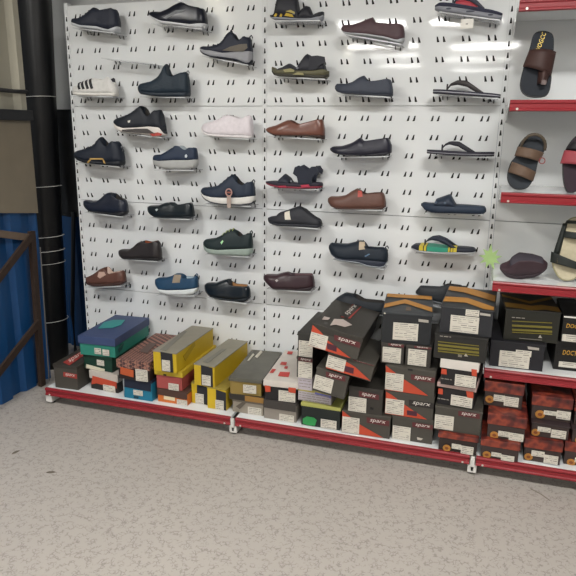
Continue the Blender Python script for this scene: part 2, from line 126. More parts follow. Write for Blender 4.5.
# measured positions and outlines in metres
BOXES={'A1': {'x': -1.0804, 'y': -0.5064, 'z': 0.1, 'w': 0.1509, 'h': 0.1431, 'd': 0.28, 'yaw': 3.0, 'roll': 0.0, 'dec': [('txt', 'F', 'sparx', [(0.0708, 0.0778), (0.1407, 0.0739), (0.1424, 0.0951), (0.0727, 0.099)], '#9c3a34'), ('txt', 'T', 'sparx', [(0.0968, 0.0173), (0.0843, 0.2072), (0.0426, 0.2305), (0.0481, 0.0515)], '#9c3a34')]}, 'A2': {'x': -0.8826, 'y': -0.4497, 'z': 0.1, 'w': 0.1884, 'h': 0.1123, 'd': 0.36, 'yaw': -4.0, 'roll': 0.0, 'dec': [('st', 'F', [0.0899, -0.0018, 0.1716, 0.0413]), ('pl', 'F', [(0.0208, 0.081), (0.1832, 0.069), (0.1805, 0.0297), (0.1545, 0.0432), (0.0929, 0.0358), (0.0451, 0.0398), (0.0095, 0.0277)], '#b5462e')]}, 'A3': {'x': -0.9268, 'y': -0.4374, 'z': 0.2123, 'w': 0.1926, 'h': 0.0869, 'd': 0.36, 'yaw': -3.0, 'roll': 0.0, 'dec': [('st', 'F', [0.0924, 0.0333, 0.1404, 0.0648]), ('pl', 'F', [(0.0177, 0.0269), (0.1425, 0.0157), (0.1398, -0.0206), (0.0157, 0.0025)], '#cfcab4')]}, 'A4': {'x': -0.9341, 'y': -0.4536, 'z': 0.2992, 'w': 0.2186, 'h': 0.1127, 'd': 0.4134, 'yaw': 4.0, 'roll': 0.0, 'dec': [('st', 'F', [0.0956, 0.0156, 0.1352, 0.05]), ('st', 'F', [0.1447, 0.0118, 0.1853, 0.046]), ('pl', 'T', [(0.0426, 0.1293), (0.0165, 0.241), (0.0423, 0.3003), (0.1111, 0.3199), (0.1364, 0.2246), (0.1147, 0.1594), (0.0817, 0.1501)], '#3a8f8e'), ('pl', 'R', [(0.0211, 0.0458), (0.0451, 0.0611), (0.0902, 0.0577), (0.0643, 0.0308), (0.0295, 0.0223)], '#1d4a46')]}, 'B1': {'x': -0.6391, 'y': -0.495, 'z': 0.1, 'w': 0.1765, 'h': 0.119, 'd': 0.46, 'yaw': 0.0, 'roll': 0.0, 'dec': [('st', 'F', [0.0626, 0.0257, 0.1196, 0.0554]), ('pl', 'F', [(0.0637, 0.0203), (0.0946, 0.019), (0.0908, 0.0067), (0.0629, 0.0055)], '#143a4a'), ('pl', 'F', [(0.0103, 0.1152), (0.1727, 0.1089), (0.1703, 0.0594), (0.0071, 0.065)], '#1b2233'), ('pl', 'F', [(-0.0017, 0.1136), (0.0103, 0.1152), (0.0036, 0.0085), (-0.0068, 0.0129)], '#9aa0a3')]}, 'B2': {'x': -0.6526, 'y': -0.5158, 'z': 0.219, 'w': 0.1881, 'h': 0.1103, 'd': 0.46, 'yaw': 3.0, 'roll': 0.0, 'dec': [('pl', 'F', [(0.0192, 0.0698), (0.0959, 0.0583), (0.0937, 0.0179), (0.0167, 0.0291)], '#b4552f'), ('st', 'F', [0.1083, 0.002, 0.1785, 0.0683]), ('pl', 'T', [(0.0582, 0.1315), (0.0468, 0.285), (0.0932, 0.2808), (0.1154, 0.1154)], '#5b4a44')]}, 'C1': {'x': -0.44, 'y': -0.4784, 'z': 0.1, 'w': 0.1807, 'h': 0.076, 'd': 0.4524, 'yaw': 0.0, 'roll': 0.0, 'dec': [('pl', 'F', [(0.0397, 0.0392), (0.1056, 0.0374), (0.1049, 0.017), (0.0388, 0.0187)], '#d9c9a8'), ('st', 'F', [0.1173, -0.0028, 0.1844, 0.0305]), ('pl', 'F', [(-0.0042, 0.0735), (0.1925, 0.0675), (0.1915, 0.0358), (-0.0039, 0.0415)], '#4a342c')]}, 'C2': {'x': -0.447, 'y': -0.4724, 'z': 0.176, 'w': 0.1532, 'h': 0.112, 'd': 0.4438, 'yaw': 1.0, 'roll': 0.0, 'dec': [('st', 'F', [0.0759, 0.0018, 0.1365, 0.0396]), ('pl', 'F', [(0.0482, 0.0876), (0.066, 0.087), (0.0657, 0.0784), (0.0479, 0.079)], '#3c3a20')]}, 'C3': {'x': -0.4422, 'y': -0.5037, 'z': 0.288, 'w': 0.1381, 'h': 0.1119, 'd': 0.46, 'yaw': 0.0, 'roll': 0.0, 'dec': [('pl', 'F', [(0.0465, 0.1117), (0.1165, 0.1065), (0.1181, -0.002), (0.0505, 0.003)], '#26262a'), ('st', 'F', [0.0534, 0.007, 0.1009, 0.068]), ('pl', 'R', [(0.0738, 0.0721), (0.2075, 0.1185), (0.2179, 0.0859), (0.0946, 0.0363)], '#a58d22'), ('pl', 'T', [(0.0328, 0.0191), (-0.0065, 0.3448), (0.0248, 0.3463), (0.07, 0.0161)], '#77756c')]}, 'D1': {'x': -0.2583, 'y': -0.4362, 'z': 0.1, 'w': 0.1011, 'h': 0.1191, 'd': 0.4102, 'yaw': 0.0, 'roll': 0.0, 'dec': [('pl', 'F', [(0.0352, 0.111), (0.0965, 0.1054), (0.0941, 0.0014), (0.0323, 0.0065)], '#26262a'), ('st', 'F', [0.0249, 0.0011, 0.0735, 0.0605])]}, 'D2': {'x': -0.151, 'y': -0.4669, 'z': 0.1, 'w': 0.1109, 'h': 0.12, 'd': 0.4409, 'yaw': 0.0, 'roll': 0.0, 'dec': [('pl', 'F', [(0.0523, 0.1129), (0.1202, 0.1031), (0.1216, -0.0013), (0.0531, 0.0051)], '#26262a'), ('st', 'F', [0.0484, -0.0054, 0.0959, 0.0557])]}, 'D3': {'x': -0.2283, 'y': -0.4591, 'z': 0.2191, 'w': 0.1215, 'h': 0.1189, 'd': 0.4334, 'yaw': -2.0, 'roll': 0.0, 'dec': [('pl', 'F', [(0.0437, 0.1168), (0.1104, 0.1098), (0.111, 0.0007), (0.0436, 0.0043)], '#26262a'), ('st', 'F', [0.0482, 0.0074, 0.0995, 0.0643]), ('pl', 'T', [(0.0358, 0.0377), (0.0413, 0.2563), (0.0656, 0.2571), (0.067, 0.0343)], '#77756c')]}, 'E1': {'x': -0.0086, 'y': -0.4633, 'z': 0.1, 'w': 0.1734, 'h': 0.0701, 'd': 0.4373, 'yaw': 0.0, 'roll': 0.0, 'dec': [('st', 'F', [0.0878, -0.0022, 0.1623, 0.0423]), ('pl', 'F', [(0.0206, 0.0347), (0.0601, 0.0661), (0.0768, 0.0602), (0.043, 0.0212)], '#5c544a')]}, 'E2': {'x': 0.1712, 'y': -0.4793, 'z': 0.1, 'w': 0.1756, 'h': 0.104, 'd': 0.4533, 'yaw': 0.0, 'roll': 0.0, 'dec': [('st', 'F', [0.0856, -0.0017, 0.1633, 0.0382]), ('pl', 'F', [(-0.0035, 0.0989), (0.1724, 0.0983), (0.1729, 0.0603), (-0.0035, 0.0602)], '#3d3936')]}, 'E3': {'x': -0.0256, 'y': -0.4668, 'z': 0.1701, 'w': 0.1931, 'h': 0.033, 'd': 0.4379, 'yaw': 0.8652, 'roll': 0.0, 'dec': [('pl', 'F', [(0.0893, 0.0324), (0.1931, 0.0332), (0.1931, 0.0028), (0.0891, -0.0012)], '#8d6a35')]}, 'E4': {'x': -0.0185, 'y': -0.4698, 'z': 0.203, 'w': 0.1695, 'h': 0.0912, 'd': 0.4307, 'yaw': 5.0, 'roll': 0.0, 'dec': [('st', 'F', [0.0739, 0.016, 0.1432, 0.0611]), ('pl', 'F', [(0.1246, 0.061), (0.1432, 0.0607), (0.1432, 0.0409), (0.1246, 0.0411)], '#b5462e'), ('pl', 'T', [(0.0224, 0.2365), (0.0217, 0.3585), (0.0345, 0.345), (0.0331, 0.2393)], '#b9b4a6'), ('pl', 'T', [(0.0459, 0.3149), (0.0527, 0.4178), (0.0677, 0.3959), (0.0653, 0.2875)], '#b9b4a6'), ('pl', 'T', [(-0.0231, 0.33), (-0.0215, 0.3641), (-0.0048, 0.3182), (-0.0061, 0.2932)], '#b9b4a6')]}, 'E5': {'x': 0.1772, 'y': -0.4801, 'z': 0.204, 'w': 0.1674, 'h': 0.1099, 'd': 0.4435, 'yaw': 4.0, 'roll': 0.0, 'dec': [('st', 'F', [0.0747, 0.0051, 0.1608, 0.0628]), ('pl', 'T', [(0.0553, 0.0524), (0.0515, 0.1073), (0.1032, 0.1145), (0.1101, 0.0539)], '#b8403a'), ('pl', 'T', [(-0.0066, 0.0842), (-0.0045, 0.1349), (0.0226, 0.1352), (0.0202, 0.0845)], '#b8403a'), ('pl', 'T', [(0.0248, 0.2098), (0.0234, 0.2477), (0.0538, 0.2484), (0.0593, 0.2043)], '#b8403a'), ('pl', 'T', [(0.0222, 0.3755), (0.0179, 0.4163), (0.0471, 0.416), (0.0511, 0.3753)], '#b8403a'), ('pl', 'T', [(0.0596, 0.16), (0.0577, 0.1889), (0.0741, 0.189), (0.0765, 0.1573)], '#b8403a'), ('pl', 'F', [(-0.0012, 0.0813), (0.0329, 0.0797), (0.033, 0.0498), (0.0068, 0.0468)], '#b5462e'), ('pl', 'F', [(0.1263, 0.0849), (0.1638, 0.0838), (0.1626, 0.0568), (0.1266, 0.058)], '#b5462e')]}, 'F1': {'x': 0.3736, 'y': -0.4867, 'z': 0.1, 'w': 0.2002, 'h': 0.1205, 'd': 0.38, 'yaw': -0.5597, 'roll': 0.0, 'dec': [('st', 'F', [0.1029, 0.0041, 0.1832, 0.0499]), ('pl', 'F', [(0.0099, 0.0345), (0.0305, 0.0515), (0.0668, 0.0494), (0.0826, 0.0384), (0.073, 0.0069), (0.0366, 0.0035), (0.0103, 0.01)], '#2f8a4a')]}, 'F2': {'x': 0.3475, 'y': -0.4649, 'z': 0.2205, 'w': 0.1764, 'h': 0.0585, 'd': 0.38, 'yaw': -3.0, 'roll': 0.0, 'dec': [('pl', 'F', [(0.0904, 0.0604), (0.1733, 0.0505), (0.1737, 0.0373), (0.0907, 0.0472)], '#6b6aa8'), ('ln', 'F', [0.0065, 0.0011, 0.1645, 0.0491])]}, 'F2b': {'x': 0.348, 'y': -0.4672, 'z': 0.279, 'w': 0.0747, 'h': 0.0651, 'd': 0.38, 'yaw': 0.0, 'roll': 0.0, 'dec': [('ln', 'F', [0.008, 0.0111, 0.0683, 0.0586])]}, 'F3': {'x': 0.4427, 'y': -0.545, 'z': 0.3207, 'w': 0.1609, 'h': 0.1254, 'd': 0.33, 'yaw': 0.0, 'roll': -10.0968, 'dec': [('st', 'F', [-0.0043, 0.0122, 0.0935, 0.0844]), ('txt', 'F', 'sparx', [(0.0619, 0.0925), (0.138, 0.096), (0.1338, 0.1157), (0.0578, 0.1123)], '#5a2a2c')]}, 'F6': {'x': 0.3405, 'y': -0.4702, 'z': 0.3441, 'w': 0.0829, 'h': 0.1091, 'd': 0.38, 'yaw': 0.0, 'roll': 0.0, 'dec': [('st', 'F', [0.0097, 0.0017, 0.0857, 0.0862]), ('txt', 'F', 'sparx', [(0.0174, 0.0924), (0.0788, 0.0873), (0.0785, 0.1028), (0.0171, 0.107)], '#5a2a2c')]}, 'F5': {'x': 0.346, 'y': -0.4789, 'z': 0.4532, 'w': 0.0795, 'h': 0.1278, 'd': 0.38, 'yaw': 0.0, 'roll': 0.0, 'dec': [('st', 'F', [0.0076, 0.0085, 0.0826, 0.0895])]}, 'F10': {'x': 0.5842, 'y': -0.4989, 'z': 0.1, 'w': 0.2362, 'h': 0.1166, 'd': 0.38, 'yaw': 0.7753, 'roll': 0.0, 'dec': [('pl', 'F', [(-0.0043, 0.1143), (0.0901, 0.0548), (0.204, 0.004), (-0.0006, 0.0029)], '#b5462e'), ('st', 'F', [0.0026, 0.0039, 0.0872, 0.0862]), ('txt', 'F', 'sparx', [(0.1332, 0.0732), (0.2198, 0.0712), (0.2187, 0.0935), (0.1322, 0.0957)], '#5a2a2c')]}, 'F9': {'x': 0.6112, 'y': -0.4947, 'z': 0.2166, 'w': 0.1671, 'h': 0.1323, 'd': 0.38, 'yaw': -1.2405, 'roll': 0.0, 'dec': [('st', 'F', [0.0007, 0.0025, 0.0895, 0.0767]), ('txt', 'F', 'sparx', [(0.0617, 0.0863), (0.1391, 0.0831), (0.1382, 0.1034), (0.0608, 0.1078)], '#5a2a2c'), ('pl', 'F', [(0.1075, 0.0367), (0.1245, 0.0359), (0.1249, 0.0256), (0.108, 0.0264)], '#161514')]}, 'F8': {'x': 0.5066, 'y': -0.555, 'z': 0.4459, 'w': 0.2233, 'h': 0.0863, 'd': 0.33, 'yaw': 0.0, 'roll': -10.5926, 'dec': [('pl', 'F', [(-0.0125, 0.0742), (0.0775, 0.0668), (0.136, 0.0507), (0.2196, 0.0075), (0.0043, -0.0038)], '#b5462e'), ('st', 'F', [-0.0054, 0.0088, 0.0904, 0.0713]), ('pl', 'F', [(0.0865, 0.0418), (0.1328, 0.0435), (0.1368, 0.0152), (0.0928, 0.0137)], '#4a2430'), ('txt', 'F', 'sparx', [(0.1336, 0.0824), (0.2098, 0.084), (0.206, 0.1006), (0.1298, 0.0991)], '#5a2a2c')]}, 'F7': {'x': 0.4267, 'y': -0.575, 'z': 0.5553, 'w': 0.2413, 'h': 0.1134, 'd': 0.44, 'yaw': 0.0, 'roll': -10.5926, 'dec': [('pl', 'F', [(-0.014, 0.1053), (0.0447, 0.0852), (0.085, 0.0546), (0.208, -0.0011), (0.0014, -0.0021)], '#b5462e'), ('st', 'F', [-0.0052, 0.0039, 0.0856, 0.0726]), ('pl', 'F', [(0.0849, 0.0414), (0.1339, 0.0395), (0.1385, 0.0119), (0.0928, 0.0138)], '#4a2430'), ('txt', 'F', 'sparx', [(0.1277, 0.0679), (0.2263, 0.066), (0.2215, 0.087), (0.1233, 0.0877)], '#5a2a2c'), ('pl', 'T', [(0.0903, 0.1952), (0.0982, 0.4632), (0.1441, 0.4804), (0.1343, 0.2036)], '#9c3a34'), ('txt', 'T', 'sparx', [(0.1215, 0.2264), (0.1351, 0.471), (0.1038, 0.4629), (0.0896, 0.2306)], '#26241f'), ('pl', 'T', [(0.0764, 0.0291), (0.0703, 0.1315), (0.1086, 0.1608), (0.1628, 0.1206), (0.1406, 0.0666), (0.0968, 0.065)], '#b7a9a2'), ('pl', 'T', [(0.0241, 0.0774), (0.0211, 0.1261), (0.0506, 0.1294), (0.0497, 0.0941)], '#b7a9a2')]}, 'G1': {'x': 0.8257, 'y': -0.4843, 'z': 0.1, 'w': 0.1929, 'h': 0.1218, 'd': 0.38, 'yaw': 0.0, 'roll': 0.0, 'dec': [('st', 'F', [0.0051, 0.0023, 0.0897, 0.0717]), ('txt', 'F', 'sparx', [(0.1061, 0.0806), (0.1849, 0.0809), (0.1837, 0.0987), (0.105, 0.0996)], '#5a2a2c'), ('pl', 'F', [(0.121, 0.0286), (0.1492, 0.0257), (0.1405, 0.0164), (0.1241, 0.0161)], '#b9b2a6')]}, 'G2': {'x': 0.7866, 'y': -0.4806, 'z': 0.2218, 'w': 0.228, 'h': 0.1188, 'd': 0.38, 'yaw': 0.0, 'roll': 0.0, 'dec': [('pl', 'F', [(-0.0029, 0.1146), (0.0309, 0.1011), (0.0861, 0.0655), (0.133, 0.0375), (0.2002, -0.0004), (0.0027, 0.0025)], '#b5462e'), ('st', 'F', [0.0035, 0.006, 0.0904, 0.0817]), ('txt', 'F', 'sparx', [(0.1244, 0.0642), (0.2189, 0.0636), (0.2174, 0.086), (0.1231, 0.0869)], '#2a2624'), ('pl', 'F', [(0.1051, 0.0356), (0.1517, 0.0353), (0.1531, 0.0125), (0.1065, 0.0122)], '#4a2430')]}, 'G3': {'x': 0.78, 'y': -0.4782, 'z': 0.3406, 'w': 0.2321, 'h': 0.1274, 'd': 0.38, 'yaw': -2.0, 'roll': 0.0, 'dec': [('pl', 'F', [(-0.0022, 0.125), (0.0358, 0.103), (0.0843, 0.0722), (0.1466, 0.0398), (0.2039, 0.0059), (0.0029, 0.0044)], '#b5462e'), ('st', 'F', [0.0023, 0.0078, 0.088, 0.093]), ('txt', 'F', 'sparx', [(0.1328, 0.0761), (0.2219, 0.0764), (0.2206, 0.0959), (0.1316, 0.0973)], '#5a2a2c'), ('pl', 'F', [(0.1043, 0.1289), (0.126, 0.1291), (0.1266, 0.1183), (0.1049, 0.1181)], '#141312')]}, 'G4a': {'x': 0.7495, 'y': -0.4546, 'z': 0.468, 'w': 0.1098, 'h': 0.1029, 'd': 0.38, 'yaw': 0.0, 'roll': 0.0, 'dec': [('st', 'F', [0.0099, 0.0078, 0.0959, 0.0818]), ('txt', 'F', 'sparx', [(0.0423, 0.0917), (0.1006, 0.0903), (0.0999, 0.1035), (0.0416, 0.1054)], '#5a2a2c')]}, 'G4b': {'x': 0.8636, 'y': -0.4496, 'z': 0.468, 'w': 0.1203, 'h': 0.1021, 'd': 0.38, 'yaw': 0.0, 'roll': 0.0, 'dec': [('st', 'F', [0.014, 0.0063, 0.0992, 0.0845]), ('txt', 'F', 'sparx', [(0.048, 0.093), (0.1094, 0.0936), (0.1085, 0.1062), (0.0472, 0.1057)], '#5a2a2c')]}, 'G5': {'x': 0.749, 'y': -0.4546, 'z': 0.5709, 'w': 0.2274, 'h': 0.1474, 'd': 0.3436, 'yaw': 5.456, 'roll': 0.0, 'dec': [('st', 'F', [0.0527, 0.0193, 0.1672, 0.1026]), ('pl', 'F', [(0.1651, 0.1277), (0.2102, 0.1245), (0.211, 0.1121), (0.1659, 0.1143)], '#a9a39a'), ('pl', 'F', [(0.0067, 0.1485), (0.0141, 0.1481), (0.0146, 0.1394), (0.0072, 0.1399)], '#b9b2a6')]}, 'H1': {'x': 1.0484, 'y': -0.519, 'z': 0.1, 'w': 0.1726, 'h': 0.0872, 'd': 0.38, 'yaw': 0.0, 'roll': 0.0, 'dec': [('st', 'F', [0.0605, 0.0195, 0.1024, 0.0435]), ('st', 'F', [0.1021, 0.0, 0.157, 0.0408]), ('dc', 'F', [0.0391, 0.0168, 0.0177], '#b07a3a')]}, 'H2': {'x': 1.0208, 'y': -0.4963, 'z': 0.1872, 'w': 0.2099, 'h': 0.1194, 'd': 0.38, 'yaw': 0.0, 'roll': 0.0, 'dec': [('st', 'F', [0.0003, 0.0083, 0.0873, 0.0774]), ('txt', 'F', 'sparx', [(0.1146, 0.0891), (0.1893, 0.0877), (0.1877, 0.1072), (0.1131, 0.1078)], '#5a2a2c')]}, 'H3': {'x': 1.026, 'y': -0.47, 'z': 0.3066, 'w': 0.1646, 'h': 0.1097, 'd': 0.38, 'yaw': -5.6243, 'roll': 0.0, 'dec': [('st', 'F', [0.0618, 0.0084, 0.1573, 0.0593]), ('pl', 'F', [(-0.0064, 0.0789), (0.0219, 0.0792), (0.0238, 0.0522), (-0.0036, 0.052)], '#b5462e'), ('pl', 'F', [(0.1256, 0.0884), (0.1572, 0.0894), (0.1598, 0.0581), (0.1334, 0.058)], '#b5462e'), ('ln', 'F', [0.001, 0.0229, 0.0532, 0.0379])]}, 'H4': {'x': 1.0341, 'y': -0.4975, 'z': 0.4163, 'w': 0.1584, 'h': 0.1244, 'd': 0.38, 'yaw': -3.6804, 'roll': 0.0, 'dec': [('st', 'F', [0.0643, 0.0071, 0.1578, 0.0615]), ('pl', 'F', [(-0.0054, 0.0771), (0.0248, 0.077), (0.0266, 0.0531), (0.0008, 0.0524)], '#b5462e'), ('pl', 'F', [(0.1312, 0.096), (0.1548, 0.0959), (0.1574, 0.0645), (0.1358, 0.0658)], '#b5462e'), ('ln', 'F', [0.0017, 0.0232, 0.0518, 0.0394])]}, 'H5': {'x': 0.9947, 'y': -0.5001, 'z': 0.5407, 'w': 0.2296, 'h': 0.1153, 'd': 0.38, 'yaw': -1.0345, 'roll': 0.0, 'dec': [('pl', 'F', [(0.0166, 0.0809), (0.1931, 0.0817), (0.1935, 0.0776), (0.0169, 0.0767)], '#6d6428'), ('pl', 'F', [(0.0174, 0.0691), (0.1941, 0.0702), (0.195, 0.0601), (0.0181, 0.0588)], '#6d6428'), ('pl', 'F', [(0.0185, 0.0527), (0.1955, 0.0541), (0.1963, 0.0439), (0.0192, 0.0423)], '#6d6428'), ('pl', 'F', [(0.0196, 0.0371), (0.1967, 0.0388), (0.1972, 0.0332), (0.02, 0.0314)], '#6d6428'), ('ln', 'F', [0.0232, 0.1018, 0.0718, 0.1124]), ('pl', 'F', [(0.1337, 0.0258), (0.1413, 0.0391), (0.1509, 0.0257)], '#a9a39a'), ('pl', 'F', [(0.1074, 0.0309), (0.1248, 0.0303), (0.1256, 0.019), (0.1083, 0.0196)], '#77726a')]}, 'H6': {'x': 1.0112, 'y': -0.4747, 'z': 0.656, 'w': 0.2262, 'h': 0.1235, 'd': 0.38, 'yaw': -1.9124, 'roll': 0.0, 'dec': [('st', 'F', [0.0463, 0.0113, 0.1682, 0.0876]), ('st', 'F', [0.1083, 0.0918, 0.1657, 0.1199]), ('pl', 'F', [(0.1683, 0.1109), (0.2125, 0.1085), (0.2133, 0.0986), (0.1693, 0.1)], '#a9a39a')]}, 'I1': {'x': 1.2383, 'y': -0.3769, 'z': 0.488, 'w': 0.233, 'h': 0.1255, 'd': 0.3509, 'yaw': 0.0, 'roll': 0.0, 'dec': [('st', 'F', [0.0432, 0.0061, 0.1727, 0.0815]), ('st', 'F', [0.111, 0.0645, 0.1775, 0.0922]), ('pl', 'F', [(0.1578, 0.1136), (0.2063, 0.1109), (0.2074, 0.1002), (0.1612, 0.1007)], '#a9a39a')]}, 'I2': {'x': 1.2897, 'y': -0.3516, 'z': 0.6135, 'w': 0.2346, 'h': 0.1463, 'd': 0.31, 'yaw': 4.0, 'roll': 0.0, 'dec': [('pl', 'F', [(0.0314, 0.093), (0.2005, 0.0981), (0.2009, 0.0944), (0.0318, 0.0893)], '#6d6428'), ('pl', 'F', [(0.0331, 0.0751), (0.2024, 0.0805), (0.2035, 0.0712), (0.034, 0.0657)], '#6d6428'), ('pl', 'F', [(0.035, 0.0553), (0.2046, 0.0609), (0.2056, 0.0516), (0.0359, 0.0458)], '#6d6428'), ('pl', 'F', [(0.0364, 0.0411), (0.2061, 0.0469), (0.2065, 0.0427), (0.0368, 0.0368)], '#6d6428'), ('ln', 'F', [0.029, 0.0999, 0.0843, 0.1188]), ('pl', 'F', [(0.1495, 0.0228), (0.1565, 0.0377), (0.1664, 0.0234)], '#a9a39a'), ('pl', 'F', [(0.069, 0.0153), (0.1673, 0.0149), (0.1677, 0.0116), (0.0693, 0.012)], '#77726a')]}, 'I4': {'x': 1.5169, 'y': -0.3245, 'z': 0.488, 'w': 0.2394, 'h': 0.1343, 'd': 0.2944, 'yaw': 1.0, 'roll': 0.0, 'dec': [('txt', 'F', 'DOCTOR', [(0.0279, 0.074), (0.1272, 0.0753), (0.1244, 0.0992), (0.0251, 0.099)], '#151412', '#c99a3a'), ('st', 'F', [0.023, 0.0164, 0.2201, 0.0421])]}, 'I3': {'x': 1.5323, 'y': -0.3453, 'z': 0.6223, 'w': 0.2281, 'h': 0.1294, 'd': 0.3193, 'yaw': 0.0, 'roll': 0.0, 'dec': [('pl', 'F', [(-0.0124, 0.1273), (0.2091, 0.1298), (0.2101, 0.1218), (-0.0116, 0.1204)], '#d9d6cf'), ('txt', 'F', 'DOCTOR', [(0.01, 0.0735), (0.1132, 0.0738), (0.1108, 0.0943), (0.0075, 0.0956)], '#151412', '#c99a3a'), ('st', 'F', [0.0051, 0.0123, 0.2004, 0.044])]}, 'J3': {'x': 1.236, 'y': -0.5209, 'z': 0.1, 'w': 0.1634, 'h': 0.0898, 'd': 0.38, 'yaw': -1.0, 'roll': 0.0, 'dec': [('dc', 'F', [0.0285, 0.0151, 0.0179], '#b07a3a'), ('st', 'F', [0.0476, 0.0139, 0.0898, 0.0338]), ('st', 'F', [0.0897, -0.0016, 0.1458, 0.0289])]}, 'J2': {'x': 1.2566, 'y': -0.4944, 'z': 0.1898, 'w': 0.1604, 'h': 0.1173, 'd': 0.38, 'yaw': -1.0, 'roll': 0.0, 'dec': [('dc', 'F', [0.0324, 0.0142, 0.0187], '#b07a3a'), ('st', 'F', [0.0482, 0.0146, 0.0954, 0.0398]), ('st', 'F', [0.0944, 0.0029, 0.1557, 0.0391])]}, 'J1': {'x': 1.2318, 'y': -0.4111, 'z': 0.3071, 'w': 0.1668, 'h': 0.1204, 'd': 0.38, 'yaw': -1.0, 'roll': 0.0, 'dec': [('dc', 'F', [0.0243, 0.0315, 0.0191], '#b07a3a'), ('st', 'F', [0.0416, 0.0294, 0.0893, 0.0591]), ('st', 'F', [0.0876, 0.0119, 0.1501, 0.0574])]}, 'K3': {'x': 1.4218, 'y': -0.4899, 'z': 0.1, 'w': 0.1543, 'h': 0.1088, 'd': 0.38, 'yaw': 0.0, 'roll': 0.0, 'dec': [('dc', 'F', [0.0207, 0.021, 0.0178], '#b07a3a'), ('st', 'F', [0.0311, 0.0299, 0.0851, 0.0562]), ('st', 'F', [0.0848, 0.0046, 0.1429, 0.0447])]}, 'K2': {'x': 1.4439, 'y': -0.4606, 'z': 0.2088, 'w': 0.1562, 'h': 0.0679, 'd': 0.38, 'yaw': 0.0, 'roll': 0.0, 'dec': [('dc', 'F', [0.019, 0.0218, 0.0177], '#b07a3a'), ('st', 'F', [0.0255, 0.0301, 0.0798, 0.0523]), ('st', 'F', [0.0829, 0.0099, 0.1442, 0.0477])]}, 'K1': {'x': 1.4398, 'y': -0.4206, 'z': 0.2767, 'w': 0.1643, 'h': 0.1156, 'd': 0.38, 'yaw': 0.0, 'roll': 0.0, 'dec': [('dc', 'F', [0.0371, 0.0258, 0.0207], '#b07a3a'), ('st', 'F', [0.0515, 0.0288, 0.1057, 0.0486]), ('st', 'F', [0.1048, 0.0173, 0.1668, 0.056])]}, 'L3': {'x': 1.5909, 'y': -0.4679, 'z': 0.1, 'w': 0.1537, 'h': 0.1106, 'd': 0.38, 'yaw': 0.0, 'roll': 0.0, 'dec': [('dc', 'F', [0.031, 0.0147, 0.0176], '#b07a3a'), ('st', 'F', [0.0443, 0.0194, 0.0955, 0.0418])]}, 'L2': {'x': 1.6119, 'y': -0.464, 'z': 0.2106, 'w': 0.1549, 'h': 0.063, 'd': 0.38, 'yaw': 0.0, 'roll': 0.0, 'dec': [('dc', 'F', [0.0305, 0.0134, 0.017], '#b07a3a')]}, 'L1': {'x': 1.6173, 'y': -0.4233, 'z': 0.2736, 'w': 0.1557, 'h': 0.1168, 'd': 0.38, 'yaw': 0.0, 'roll': 0.0, 'dec': [('dc', 'F', [0.0329, 0.0287, 0.0183], '#b07a3a')]}}
